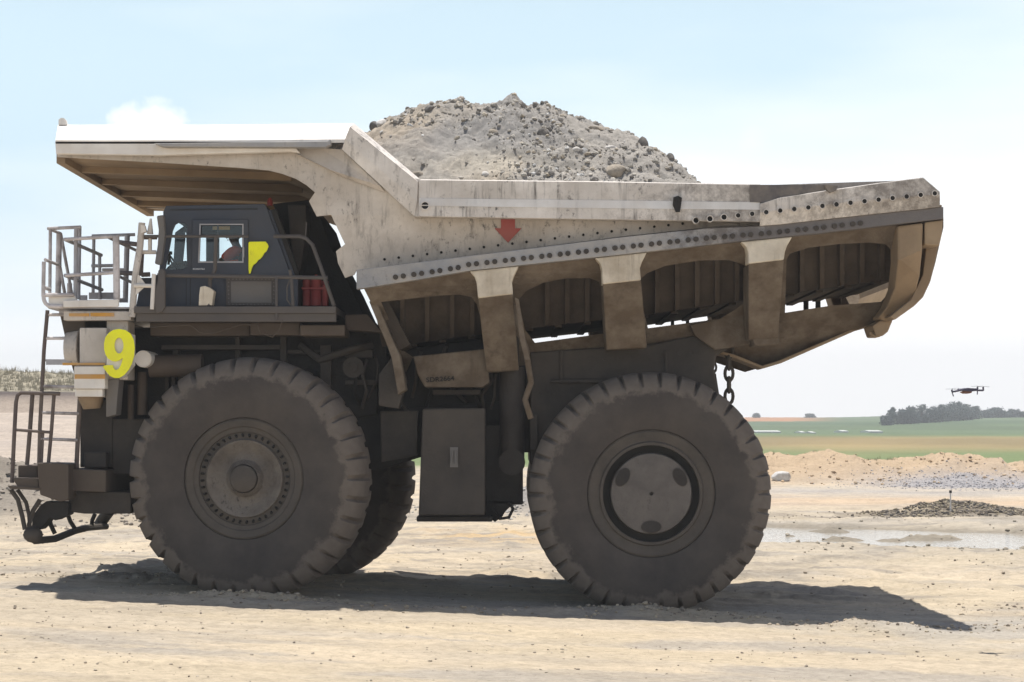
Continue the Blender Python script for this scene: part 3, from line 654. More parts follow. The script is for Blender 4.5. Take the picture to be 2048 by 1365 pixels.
tree(1620, 831, 836, 890, 26, 'tiny flat bush on the skyline above the orange field', 'round', 51)

# ------------------------------------------------------------------ the truck
T = empty('haul_truck', (0, MID, 0)); tag(T, 'huge dusty white mining dump truck with navy cab, heaped with rubble', 'dump truck')
def part(b, name, m, parent=T, **k): return b.build(name, m, parent, **k)

# --- wheels -------------------------------------------------------
def lathe(bm, prof, seg, mod=None):
    rings = []
    for k in range(seg):
        a = 2 * math.pi * k / seg; ring = []
        for j, (r, y) in enumerate(prof):
            rr = r + (mod(k, j) if mod else 0); ring.append(bm.verts.new((rr * math.cos(a), y, rr * math.sin(a))))
        rings.append(ring)
    for k in range(seg):
        A_, B_ = rings[k], rings[(k + 1) % seg]
        for j in range(len(prof) - 1): bm.faces.new((A_[j], A_[j + 1], B_[j + 1], B_[j]))
def vh(n_): return (math.sin(n_ * 12.9898) * 43758.5453) % 1.0
def make_wheel(front, nlug):
    RR = 1.82; w = .95
    hubr = .90 if front else .945
    b = MB()          # rim body, faces -Y at y=0
    if front:
        lathe(b.bm, [(hubr, .10), (hubr, .045), (hubr - .03, .03), (.78, .05), (.76, .075), (.70, .085), (.69, .12), (.60, .12), (.58, .12), (.56, .20), (.50, .34), (.24, .34), (.21, .10), (.20, .04), (.18, .02), (.001, .01)], 96)
    else:
        lathe(b.bm, [(hubr, .10), (hubr, .045), (hubr - .03, .03), (.78, .06), (.76, .03), (.72, .03), (.71, .30), (.60, .30), (.58, .20), (.001, .20)], 96)
    rim = b.build('wheel', M['rim'], None, autos=True)
    tb = MB(); k_ = RR / 1.775
    # tyre: sidewall -> shoulder -> tread -> shoulder -> sidewall
    prof = [(hubr + .002, .11), (hubr + .01, .02), (hubr + .06, .0), (1.15, -.045), (1.33, -.06), (1.47, -.045), (1.56, -.02), (1.66, .045), (1.725, .12), (1.76, .21), (1.772, .33), (1.775, .475),
            (1.772, .62), (1.76, .74), (1.725, .83), (1.66, .905), (1.56, .97), (1.33, 1.01), (1.10, .99), (hubr, .90)]
    prof = [(r_ * (k_ if r_ > 1.1 else 1), y_) for r_, y_ in prof]
    per = 10
    def mod(k, j):
        ph = k % per
        off = 5 if j >= 11 else 0
        q_ = (k + off) % per
        if q_ in (0, 1) and j in (6, 7, 8, 9, 10, 12, 13, 14, 15, 16): return (-.10 if j in (8, 9, 13, 14) else (-.035 if j in (6, 16) else -.075)) * (1 if q_ == 0 else .75)
        if j in (8, 9, 10, 11, 12, 13): return -.012 * (vh(k // per * 3 + j) if True else 0)
        return 0
    lathe(tb.bm, prof, nlug * per, mod)
    ty = tb.build('tyre', [M['tyre'], M['tread']], None, autos=True)
    ty.parent = rim
    if front:
        bb = MB()
        for k in range(40):
            a = 2 * math.pi * (k + .3) / 40; bb.tube([(.625 * math.cos(a), .14, .625 * math.sin(a)), (.66 * math.cos(a), .085, .66 * math.sin(a))], .02, 6)
        n0 = set(bpy.data.objects); bb.build('wheel_bolt', M['hole'], None, split=True)
        for o_b in set(bpy.data.objects) - n0: o_b.parent = rim
    if front:
        c_ = MB(); lathe(c_.bm, [(.205, .09), (.20, .0), (.17, -.02), (.001, -.025)], 48); h = c_.build('hub_cap', M['rim'], None, autos=True); h.parent = rim
        c_ = MB(); lathe(c_.bm, [(.59, .10), (.575, .07), (.55, .07), (.46, .125), (.35, .15), (.28, .125), (.24, .06), (.215, .04)], 72); h = c_.build('hub_dome', M['hubd'], None, autos=True); h.parent = rim
    else:
        c_ = MB(); lathe(c_.bm, [(.716, .16), (.622, .16)], 64); h = c_.build('channel_shade_ring', M['hole'], None); h.parent = rim  # black ring painted in as the shade of the channel
        c_ = MB(); lathe(c_.bm, [(.60, .25), (.605, .07), (.59, .045), (.45, .03), (.30, .02), (.06, .012), (.03, .012), (.028, .08), (.001, .08)], 72); h = c_.build('hub_cap', M['capg'], None, autos=True); h.parent = rim
        for a in (30, 150, 270):
            c_ = MB(); cc = Vector((.49 * math.cos(rad(a)), .03, .49 * math.sin(rad(a))))
            R3 = Matrix.Rotation(-rad(a), 3, 'Y')
            pts = [cc + R3 @ Vector((.085 * math.cos(t_), 0, .14 * math.sin(t_))) for t_ in np.linspace(0, 2 * math.pi, 25)[:-1]]
            tube_geo(c_.bm, pts, .012, 6, closed=True)
            h = c_.build('recess_ring', M['rim'], None, smooth=True); h.parent = rim
            c_ = MB(); f = [c_.bm.verts.new(Vector((p_.x, .014, p_.z))) for p_ in pts]; c_.bm.faces.new(f)
            h = c_.build('recess_shade', M['dark3'], None); h.parent = rim  # flat dark oval stands in for the shade of a recess
    return rim
fw = make_wheel(True, 34); fw.parent = T
def place(o, px, py, Y, steer=0, flip=False):
    p_ = W(px, py, Y); o.location = p_ - Vector(T.location); o.rotation_euler = (0, 0, rad(steer) + (math.pi if flip else 0))
place(fw, 486, 958, 30.0, -7)
def dup_wheel(src):
    r = src.copy(); COL.objects.link(r)
    for ch in src.children: c_ = ch.copy(); COL.objects.link(c_); c_.parent = r
    return r
w2 = dup_wheel(fw); p_ = W(491, 957, 30.0); w2.location = (p_.x + .55, 2 * MID - 30.0 - .25 - MID, p_.z - .10); w2.rotation_euler = (0, 0, rad(-12) + math.pi)
rw = make_wheel(False, 38); rw.parent = T; place(rw, 1303, 988, 30.0)
for Yc, fl in ((31.05, False), (2 * MID - 30.0, True), (2 * MID - 31.05, True)):
    r = dup_wheel(rw); p_ = W(1303, 988, 30.0); r.location = (p_.x, Yc - MID, p_.z); r.rotation_euler = (0, 0, math.pi if fl else 0)

# --- chassis ---------------------------------------------------------
b = MB()
b.prism([(215, 850), (520, 850), (840, 812), (1060, 800), (1440, 790), (1440, 850), (1060, 905), (840, 915), (760, 940), (215, 950)], 31.3, 31.8); b.mirror()
b.box(560, 860, 620, 930, 31.8, 34.3); b.box(1250, 800, 1340, 860, 31.8, 34.3); b.box(230, 860, 300, 945, 31.8, 34.3)
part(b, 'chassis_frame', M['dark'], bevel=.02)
b = MB()
b.prism([(1060, 705), (1300, 690), (1405, 668), (1470, 690), (1433, 712), (1428, 742), (1440, 800), (1440, 900), (1060, 930)], 31.1, 35.0)
b.box(1180, 900, 1420, 1080, 31.9, 34.2)
part(b, 'rear_axle_housing', M['dark2'], bevel=.03)
b = MB()   # engine and rear of power module
b.prism([(225, 655), (700, 655), (745, 640), (772, 690), (775, 730), (755, 760), (755, 830), (600, 860), (225, 860)], 31.2, 34.9)
b.prism([(770, 708), (800, 700), (975, 676), (1062, 690), (1062, 860), (770, 850)], 31.35, 34.8)
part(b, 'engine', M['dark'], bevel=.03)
b = MB()
b.box(160, 800, 225, 935, 30.9, 35.2); b.box(168, 905, 212, 936, 30.6, 30.9); b.box(225, 838, 330, 950, 30.9, 31.2)
part(b, 'radiator_shroud', M['dark2'], bevel=.02)
b = MB()
for i in range(9): b.box(330 + i * 13, 745, 337 + i * 13, 830, 30.95, 31.15)
b.box(322, 735, 450, 748, 30.9, 31.2); b.box(322, 828, 450, 838, 30.9, 31.2)
part(b, 'grille_slat', M['dark2'], split=True)
b = MB(); b.tube([W(300, 733, 30.75), W(405, 731, 30.75)], .17, 24); b.ring(405, 731, 30.6, 30.62, .0101, .01)
b.tube([W(285, 745, 30.9), W(285, 830, 30.9)], .075, 14); b.tube([W(262, 770, 30.95), W(262, 840, 30.95)], .05, 12)
part(b, 'air_intake_pipe', M['rustbox'], autos=True)
b = MB(); b.cyl(286, 718, 30.35, 31.1, .128, 32); b.ring(286, 718, 30.34, 30.36, .128, .11, 32)
part(b, 'air_cleaner_cap', M['clean'], autos=True, bevel=.01)
b = MB(); pts = [(300, 655), (340, 652), (380, 650), (400, 665), (425, 668), (450, 660), (480, 650), (515, 650)]
b.pt([(x_, y_, 30.15) for x_, y_ in pts], .012, 6); b.pt([(515, 650, 30.15), (520, 665, 30.2), (545, 675, 30.2), (558, 662, 30.1), (565, 640, 30.0)], .01, 6)
part(b, 'loose_cable', M['rustbox'], smooth=True)
# front drop panels, lamp housings
b = MB(); b.prism([(118, 622), (170, 622), (172, 800), (163, 800), (140, 720)], 30.5, 35.4); part(b, 'front_grille_side', M['rustbox'], bevel=.01)
b = MB(); b.box(159, 656, 213, 733, 30.05, 30.9); b.prism([(213, 642), (256, 642), (256, 760), (213, 760)], 30.25, 30.8); part(b, 'lamp_panel', M['paint'], bevel=.015)
b = MB(); b.cyl(160, 697, 30.12, 30.7, .26, 32); b.bm.free(); b = MB()
b.tube([W(133, 697, 30.45), W(160, 697, 30.45)], .27, 32, radii=[.235, .27]); part(b, 'headlight', M['paint'], autos=True, bevel=.012)
b = MB(); b.box(148, 733, 210, 778, 29.98, 30.9); b.box(150, 778.5, 205, 794, 30.05, 30.85); part(b, 'lamp_housing', M['clean'], bevel=.012)
b = MB(); b.box(149, 749, 210.2, 758, 29.972, 29.98); b.box(125, 726, 210, 731, 30.02, 30.04); part(b, 'amber_stripe', M['stripe'], split=True)
b = MB(); b.tube([W(182, 794, 30.4), W(184, 818, 30.4)], .2, 24, radii=[.2, .13]); part(b, 'lamp_boot', M['under'], autos=True)
b = MB(); b.prism([(212, 760), (238, 757), (232, 830), (212, 835)], 30.2, 30.6); part(b, 'fender_bracket', M['greyp'], bevel=.01)
b = MB(); z2 = lambda q_: (100 + q_[0] / 6.823, 640 + q_[1] / 6.823)
nine = [(940, 125), (1030, 140), (1100, 190), (1140, 270), (1155, 380), (1145, 500), (1115, 600), (1075, 680), (1010, 755), (940, 795), (880, 795), (815, 765), (770, 710), (735, 665), (720, 640), (745, 622), (800, 618), (858, 618), (862, 650), (880, 678), (905, 685), (940, 665), (965, 620), (985, 560), (995, 518), (950, 550), (900, 570), (850, 565), (790, 530), (755, 470), (737, 400), (737, 320), (755, 240), (800, 180), (860, 140)]
hole = [(940 + 62 * math.cos(a), 352 + 108 * math.sin(a)) for a in np.linspace(0, 2 * math.pi, 25)[:-1]]
b.prism([z2(p_) for p_ in nine], 29.85, 29.88, holes=[[z2(p_) for p_ in hole]]); o = part(b, 'number_nine', M['yellow']); 
b = MB(); b.prism([(213, 668), (262, 668), (262, 730), (240, 757), (213, 748)], 29.90, 30.25); part(b, 'number_backing', M['clean'], bevel=.01)

# --- deck --------------------------------------------------------------
b = MB(); b.box(268, 613, 672, 627, 29.95, 36.1); b.box(272, 627, 672, 644, 30.0, 30.12); part(b, 'deck', M['deckg'], bevel=.01)
b = MB(); b.box(300, 645, 500, 672, 30.6, 34); b.box(500, 645, 600, 671, 30.4, 30.9); b.box(600, 650, 690, 672, 30.2, 31.0); b.prism([(690, 630), (735, 628), (765, 665), (690, 660)], 30.6, 31.4); part(b, 'deck_beam', M['rustbox'], bevel=.02)
b = MB()
Z1 = lambda zx, zy, Y: (60 + zx / 6.5, 430 + zy / 6.5, Y)
b.prism([Z1(240, 1040, 0)[:2], Z1(575, 1040, 0)[:2], Z1(610, 1110, 0)[:2], Z1(600, 1195, 0)[:2], Z1(240, 1215, 0)[:2]], 30.02, 30.07)
b.prism([Z1(430, 1115, 0)[:2], Z1(1150, 1098, 0)[:2], Z1(1150, 1180, 0)[:2], Z1(1135, 1195, 0)[:2], Z1(430, 1205, 0)[:2]], 29.94, 30.0)
part(b, 'kick_plate', M['clean'], split=True, bevel=.008)
b = MB(); b.box(97, 614.5, 268, 618, 30.08, 36.0); b.box(118, 618, 255, 627, 30.3, 30.6); part(b, 'front_deck', M['pipeg'])
b = MB(); b.box(127, 623, 262, 641, 30.05, 30.3); part(b, 'front_deck_beam', M['paint'], bevel=.01)
b = MB(); b.box(138, 627, 178, 633, 30.03, 30.05); b.box(181, 626, 228, 633, 30.03, 30.05); part(b, 'beam_stripe', M['stripe'], split=True)
b = MB(); b.prism([Z1(765, 1010, 0)[:2], Z1(1110, 1010, 0)[:2], Z1(1110, 1095, 0)[:2], Z1(765, 1095, 0)[:2]], 32.6, 32.64); b.prism([Z1(640, 1045, 0)[:2], Z1(740, 1045, 0)[:2], Z1(740, 1110, 0)[:2], Z1(640, 1110, 0)[:2]], 32, 32.04); b.prism([Z1(1160, 1085, 0)[:2], Z1(1270, 1085, 0)[:2], Z1(1270, 1140, 0)[:2], Z1(1160, 1140, 0)[:2]], 33, 33.04)
part(b, 'far_kick_plate', M['pipeg'], split=True)
def rails(name, m, segs, r=.028, thick=()):
    b = MB()
    for sgm in segs: b.pt([Z1(*q_) for q_ in sgm], r, 8)
    for sgm, rr in thick: b.pt([Z1(*q_) for q_ in sgm], rr, 10)
    return part(b, name, m, autos=True, split=name == 'mirror_arm')
rails('handrail', M['pipe'], [[(455, 320, 30), (1140, 280, 30)], [(460, 790, 30), (1120, 750, 30)]], .026, [([(1118, 275, 30), (1128, 1110, 30)], .05)])
rails('handrail', M['pipe'], [[(265, 190, 31), (257, 1040, 31)], [(240, 180, 31), (660, 160, 31)], [(240, 180, 31), (398, 245, 32.4)], [(400, 250, 32.4), (545, 1040, 32.4)], [(200, 585, 30.3), (392, 660, 32)], [(390, 680, 32), (455, 1040, 32)]], .026, [([(380, 245, 32), (365, 1040, 32)], .045), ([(515, 890, 32.3), (513, 1040, 32.3)], .04)])
rails('handrail', M['pipeg'], [[(645, 150, 31.2), (630, 1100, 31.2)], [(598, 175, 30.2), (588, 1110, 30.2)], [(455, 320, 30), (925, 525, 32.6)], [(460, 790, 30), (935, 975, 32.6)]], .03)
rails('handrail', M['pipe'], [[(180, 610, 30), (172, 1050, 30), (182, 1110, 30), (205, 1155, 30), (245, 1188, 30), (430, 1192, 30)], [(185, 950, 30), (250, 965, 30.6)], [(185, 1045, 30), (575, 1040, 30)]], .03)
rails('handrail', M['pipeg'], [[(830, 315, 32.6), (820, 1010, 32.6)], [(905, 530, 32.6), (910, 1100, 32.6)], [(800, 665, 32.6), (1095, 660, 32.6)], [(805, 275, 34), (1365, 258, 34)], [(940, 715, 34), (1240, 715, 34)], [(1030, 300, 32.6), (1395, 470, 34)], [(1155, 800, 33), (1345, 890, 34)]], .027, [([(1265, 262, 34), (1240, 1100, 34)], .045)])
rails('mirror_arm', M['piped'], [[(1145, 355, 31), (1390, 385, 30.3)], [(1150, 755, 31), (1450, 765, 30.3)], [(1400, 292, 30.1), (1650, 292, 30.1)], [(1455, 490, 30.2), (1440, 790, 30.2)], [(1450, 780, 30.2), (1560, 775, 30.2)]], .035)
rails('mirror_arm', M['clean'], [[(1450, 487, 30.1), (1640, 487, 30.1)], [(1560, 290, 30.1), (1560, 480, 30.1)], [(1350, 920, 29.9), (1620, 925, 29.9)], [(1610, 770, 29.9), (1585, 1230, 29.9)]], .03)
b = MB(); b.tube([W(*Z1(1455, 105, 30.05)), W(*Z1(1430, 420, 30.05)), W(*Z1(1370, 780, 30.0)), W(*Z1(1325, 1330, 30.0))], .05, 10); part(b, 'mirror_post', M['paint'], autos=True)
b = MB(); b.prism([Z1(1400, 765, 0)[:2], Z1(1500, 900, 0)[:2], Z1(1480, 945, 0)[:2], Z1(1370, 1050, 0)[:2]], 29.93, 29.96); b.prism([Z1(1440, 130, 0)[:2], Z1(1490, 140, 0)[:2], Z1(1510, 220, 0)[:2], Z1(1440, 240, 0)[:2]], 30.0, 30.1); b.tube([W(*Z1(1570, 50, 30.1)), W(*Z1(1560, 250, 30.1))], .03, 8, radii=[.015, .05]); part(b, 'mirror_bracket', M['clean'], split=True)
b = MB()
b.prism([(313, 432), (327, 430), (330, 470), (322, 530), (309, 528), (315, 490), (317, 460)], 29.95, 30.1); part(b, 'side_mirror', M['greyp'], bevel=.02)
b = MB(); b.prism([(316, 542), (320, 537), (326, 537), (330, 543), (330, 615), (324, 625), (312, 628), (305, 600), (315, 560)], 29.9, 29.99); part(b, 'lower_mirror', M['deckg'], bevel=.02)
# cab handrails
b = MB(); b.pt([(290, 473, 30.0), (497, 473, 30.0)], .022); b.pt([(547, 473, 30), (600, 473, 30), (613, 478, 30), (625, 490, 30), (640, 530, 30), (668, 612, 30)], .03, 10)
b.pt([(315, 551, 30), (655, 556, 30)], .03); b.pt([(432, 473, 30), (430, 540, 30.05), (420, 560, 30.1), (418, 613, 30)], .03); b.pt([(580, 540, 30), (583, 560, 30), (586, 613, 30)], .025)
b.pt([(583, 550, 30), (574, 575, 30), (574, 600, 30), (584, 613, 30)], .012, 6); b.pt([(613, 445, 30), (611, 475, 30)], .01, 6); b.pt([(553, 555, 29.98), (553, 640, 29.98)], .02, 6)
b.pt([(315, 551, 30), (313, 560, 30), (312, 613, 30)], .03)
part(b, 'cab_handrail', M['deckg'], autos=True)
b = MB(); b.prism([(400, 574), (410, 572), (420, 576), (428, 582), (424, 611), (397, 612), (398, 590)], 29.98, 30.2); part(b, 'flood_lamp', M['mudlight'], bevel=.012)

# --- cab -------------------------------------------------------------
C0 = 30.3
cabp = [(326, 424), (332, 412), (528, 408), (533, 414), (556, 480), (582, 551), (596, 551), (596, 613), (272, 613), (280, 570), (300, 565), (318, 545), (322, 500), (327, 450)]
qwin = [(345, 462), (350, 450), (356, 446), (368, 446), (374, 452), (374, 534), (366, 539), (330, 540), (333, 525), (340, 490)]
dwin = [(401, 448), (485, 448), (485, 524), (398, 524)]
b = MB()
b.prism(cabp, C0, C0 + .06, holes=[qwin, dwin])
s_ = 32.3 / 30.3
def farp(poly, Y): return [((x_ - CX) * C0 / Y + CX, EY + (y_ - EY) * C0 / Y) for x_, y_ in poly]
b.prism(farp(cabp, 32.3), 32.3, 32.36, holes=[[(350, 465), (372, 465), (374, 535), (346, 537)], [(392, 470), (412, 470), (412, 523), (391, 523)], [(438, 471), (492, 471), (492, 524), (438, 524)]])
b.prism([(326, 424), (332, 412), (528, 408), (533, 414), (535, 420), (330, 430)], C0 + .06, 32.3)          # roof
b.prism([(535, 420), (541, 420), (590, 551), (582, 551)], C0 + .06, 32.3)   # rear wall
b.prism([(282, 556), (594, 556), (594, 612), (275, 612)], C0 + .06, 32.3)   # floor box
b.prism([(322, 500), (327, 450), (331, 450), (327, 500)], C0 + .06, C0 + .16)
cab = part(b, 'cab', M['cab'], bevel=.008)
b = MB(); b.prism([(340, 419), (515, 417), (515, 419), (340, 421)], C0 - .02, C0); b.box(372, 613 - 63, 372.8, 612, C0 - .006, C0)
b.box(380, 612 - 60, 381, 612, C0 - .006, C0); part(b, 'panel_trim', M['glassd'], cab)
b = MB(); b.prism([(385, 440), (496, 439), (496, 552), (382, 552)], C0 - .035, C0 - .002, holes=[[(402, 449), (484, 449), (484, 523), (399, 523)]]); dr = part(b, 'door', M['cab'], cab, bevel=.006)
b = MB(); b.tube([W(487, 495, C0 - .06), W(487, 515, C0 - .06)], .012, 6); b.prism([(399, 448), (487, 448), (487, 526), (396, 526)], C0 - .045, C0 - .035, holes=[[(401.5, 450.5), (484.5, 450.5), (484.5, 523), (399, 523)]]); part(b, 'door_window_frame', M['pipeg'], cab)
b = MB(); b.prism([(402, 449), (484, 449), (484, 472), (401, 472)], C0 + .07, C0 + .09); part(b, 'sun_visor', M['hole'], cab)
b = MB(); b.prism([(425, 453), (460, 453), (460, 460), (425, 460)], C0 + .06, C0 + .07); part(b, 'overhead_panel', M['stripe'], cab)
b = MB(); b.prism(dwin, C0 + .02, C0 + .026); part(b, 'window', M['glass'], cab)
b = MB(); b.prism(qwin, C0 + .02, C0 + .026); part(b, 'window', M['glass'], cab)
b = MB(); b.box(434, 449, 437, 524, C0 + .03, C0 + .05); part(b, 'window_divider', M['piped'], cab)
b = MB(); b.prism([(480, 500), (500, 470), (506, 472), (500, 556), (470, 556), (472, 545)], 31.0, 31.5); part(b, 'seat', M['hole'], cab, bevel=.02)
b = MB(); cst = W(352, 535, 31.2); pts = [cst + Euler((0, rad(60), 0)).to_matrix() @ Vector((.22 * math.cos(a), .22 * math.sin(a), 0)) for a in np.linspace(0, 2 * math.pi, 25)[:-1]]
b.tube(pts, .016, 6, closed=True); b.tube([cst, cst + Vector((-.25, 0, -.3))], .03, 8); part(b, 'steering_wheel', M['hole'], cab)
b = MB(); b.prism([(330, 540), (345, 525), (372, 522), (374, 541)], 31.6, 32.2); b.tube([W(337, 530, 30.7), W(339, 508, 30.7)], .02, 8); b.box(333, 503, 343, 509, 30.66, 30.74); part(b, 'dashboard', M['dark2'], cab, split=True)
b = MB(); yp = [(497, 486), (499, 484), (531, 483.5), (535, 488), (537, 493), (534, 501), (532, 504), (529, 506), (525, 513), (520, 519), (517, 520), (512, 527), (507, 530), (504, 536), (501, 547), (498, 548), (497, 540)]
b.prism(yp, C0 - .05, C0 - .03); part(b, 'broken_number_plate', M['yellow'], cab)
b = MB(); b.box(452, 555, 552, 612, C0 - .05, C0); pn = part(b, 'vent_panel', M['deckg'], cab, bevel=.01)
b = MB(); b.box(462, 563, 543, 606, C0 - .065, C0 - .05)
for i in range(13): b.cyl(458 + i * 7.3, 559, C0 - .065, C0 - .05, .011, 8); b.cyl(458 + i * 7.3, 609, C0 - .065, C0 - .05, .009, 8)
for i in range(6): b.cyl(457, 565 + i * 8, C0 - .065, C0 - .05, .01, 8); b.cyl(547.5, 565 + i * 8, C0 - .065, C0 - .05, .01, 8)
part(b, 'vent_cover', M['greyp'], cab)
b = MB(); b.cyl(541, 402, 30.9, 30.9001, .01, 4); b.bm.free(); b = MB(); p_ = W(540, 412, 30.6); b.tube([p_, p_ + Vector((0, 0, .08)), p_ + Vector((0, 0, .12))], .045, 16, radii=[.045, .04, .02]); part(b, 'warning_beacon', M['beacon'], cab, autos=True)

def text_mesh(name, body, px0, py, Y, width_px, m, parent, ang=0, bold=0, hpx=None):
    cu = bpy.data.curves.new('t', 'FONT'); cu.body = body; cu.extrude = .02; cu.offset = bold; ob = bpy.data.objects.new('t', cu); COL.objects.link(ob)
    bpy.context.view_layer.update(); me = bpy.data.meshes.new_from_object(ob.evaluated_get(bpy.context.evaluated_depsgraph_get())); bpy.data.objects.remove(ob)
    xsv = [v.co.x for v in me.vertices]; yv_ = [v.co.y for v in me.vertices]; w_ = max(xsv) - min(xsv); sc = width_px * Y / F / w_; sy = sc if hpx is None else hpx * Y / F / (max(yv_) - min(yv_))
    o0 = W(px0, py, Y); pl = world_loc(parent); ca_, sa_ = math.cos(rad(ang)), math.sin(rad(ang))
    for v in me.vertices:
        a, c2 = (v.co.x - min(xsv)) * sc, v.co.y * sy
        v.co = Vector((o0.x + a * ca_ - c2 * sa_, Y - v.co.z * .25, o0.z + a * sa_ + c2 * ca_)) - pl
    me.materials.clear(); me.materials.append(m); o = bpy.data.objects.new(name, me); COL.objects.link(o); o.parent = parent; me.name = name; return o
text_mesh('door_lettering', 'KOMATSU', 386, 540, C0 - .041, 23, M['whiteink'], cab, bold=.02, hpx=3.4)

# --- things behind the cab ---------------------------------------------
b = MB(); b.prism([(545, 408), (618, 400), (640, 430), (664, 500), (700, 570), (735, 645), (735, 660), (560, 660), (560, 440)], 31.6, 34.6); part(b, 'power_cabinet', M['dark'], bevel=.02)
b = MB(); b.prism([(575, 410), (612, 410), (612, 470), (600, 545), (588, 545), (580, 470)], 30.9, 31.5); part(b, 'exhaust_duct', M['dark2'], bevel=.02)
b = MB(); b.prism([(541, 420), (552, 418), (600, 551), (590, 551)], 30.35, 30.5); part(b, 'cab_rear_bracket', M['dark'], bevel=.01)
for (x_, w_, h_) in ((613, 8, 50), (632, 11, 52), (650, 6, 40)):
    b = MB(); b.tube([W(x_, 612, 30.8), W(x_, 612 - h_, 30.8), W(x_, 608 - h_, 30.8)], w_ * 30.8 / F, 20, radii=[w_ * 30.8 / F] * 2 + [w_ * .5 * 30.8 / F]); b.tube([W(x_, 608 - h_, 30.8), W(x_, 602 - h_, 30.8)], .02, 8); part(b, 'fire_bottle', M['red'], autos=True)
b = MB(); b.box(603, 575, 650, 579, 30.66, 30.7); b.box(640, 562, 655, 610, 30.9, 31.1); part(b, 'bottle_bracket', M['red'], split=True)

# --- ladder and bumper ---------------------------------------------------
b = MB(); LY = 30.3
b.pt([(95, 621, LY), (88, 700, LY), (80, 850, LY), (78, 928, LY)], .03, 8); b.pt([(160, 792, LY + .1), (156, 870, LY + .1), (153, 936, LY + .1)], .035, 8); b.pt([(86, 866, LY), (83, 928, LY)], .022)
part(b, 'ladder_stile', M['piped'], autos=True)
for (x0, y0, x1, y1) in ((95, 630, 130, 630), (92, 677, 134, 677), (84, 773, 150, 775), (84, 826, 158, 828), (82, 878, 155, 881)):
    b = MB(); b.pt([(x0, y0, LY), (x1, y1, LY + .05)], .024, 8); part(b, 'rung', M['pipe'], autos=True)
b = MB(); b.box(89, 719, 142, 723, LY, LY + .35); b.box(92, 723, 142, 730, LY, LY + .05); part(b, 'ladder_step', M['pipeg'])
b = MB(); b.pt([(24, 966, 30.2), (28, 880, 30.2), (32, 805, 30.2), (35, 791, 30.2), (42, 786, 30.2), (120, 788, 30.2)], .03, 10); b.pt([(65, 788, 30.4), (60, 860, 30.4), (54, 930, 30.4)], .033, 8); b.pt([(108, 790, 30.3), (103, 860, 30.3), (97, 925, 30.3)], .028, 8); b.pt([(29, 860, 30.2), (100, 865, 30.3)], .022)
part(b, 'bumper_handrail', M['piped'], autos=True)
b = MB()
b.box(75, 925, 135, 1000, 29.95, 30.6); b.box(36, 931, 80, 957, 30.15, 31.0); b.prism([(25, 955), (80, 955), (80, 976), (36, 975), (25, 960)], 30.0, 30.9); b.box(135, 938, 212, 983, 30.3, 31.0)
b.bm.free(); b = MB()
b.prism([(74, 926), (124, 927), (137, 929), (137, 1000), (120, 1004), (80, 990), (76, 957)], 29.95, 30.7)
b.prism([(27, 956), (76, 957), (78, 979), (36, 975), (27, 962)], 30.0, 31.0)
b.prism([(36, 931), (74, 931), (74, 956), (36, 956)], 30.3, 31.2)
b.prism([(137, 938), (212, 941), (211, 985), (137, 982)], 30.25, 35.8)
part(b, 'bumper', M['rustbox'], bevel=.015)
b = MB(); b.prism([(15, 972), (85, 977), (78, 981), (20, 978)], 29.95, 30.9); part(b, 'bumper_step', M['rustbox'])
b = MB(); b.prism([(137, 981), (212, 984), (262, 985), (262, 1028), (170, 1028), (137, 1024)], 30.5, 35.6); part(b, 'bumper_lower_beam', M['dark2'], bevel=.02)
b = MB(); b.prism([(92, 1003), (137, 1005), (137, 1030), (110, 1042), (100, 1036), (88, 1052), (80, 1060), (62, 1060), (66, 1030), (80, 1012)], 30.3, 30.7); part(b, 'tow_bracket', M['dark'], bevel=.02)
b = MB(); b.pt([(22, 980, 30.1), (36, 1000, 30.1), (45, 1035, 30.1), (50, 1060, 30.1)], .035, 8); b.pt([(35, 980, 30.2), (52, 1005, 30.2), (58, 1030, 30.2), (60, 1060, 30.2)], .03, 8); b.pt([(80, 1000, 30.2), (66, 1022, 30.2), (58, 1050, 30.2), (60, 1070, 30.2)], .035, 8)
part(b, 'step_hose', M['dark2'], autos=True)
b = MB(); b.ball(W(66, 1070, 30.2), .13, 2, (1.15, 1, .95)); b.pt([(70, 1082, 30.2), (110, 1078, 31), (150, 1062, 32.2), (175, 1056, 33.2), (212, 1053, 34.4)], .055, 10); part(b, 'bottom_step', M['dark2'], autos=True)
for (x_, y_, x2_, y2_, Y) in ((98, 1035, 110, 1068, 30.8), (135, 1028, 150, 1058, 31.8), (190, 1028, 183, 1054, 33.4)):
    b = MB(); b.pt([(x_, y_, Y), ((x_ + x2_) / 2 - 2, (y_ + y2_) / 2, Y), (x2_, y2_, Y)], .035, 8); part(b, 'step_strap', M['dark'], autos=True)
b = MB(); b.pt([(220, 1020, 34), (205, 1040, 34.3), (198, 1052, 34.3)], .1, 12); part(b, 'far_tow_bracket', M['dark'], autos=True)

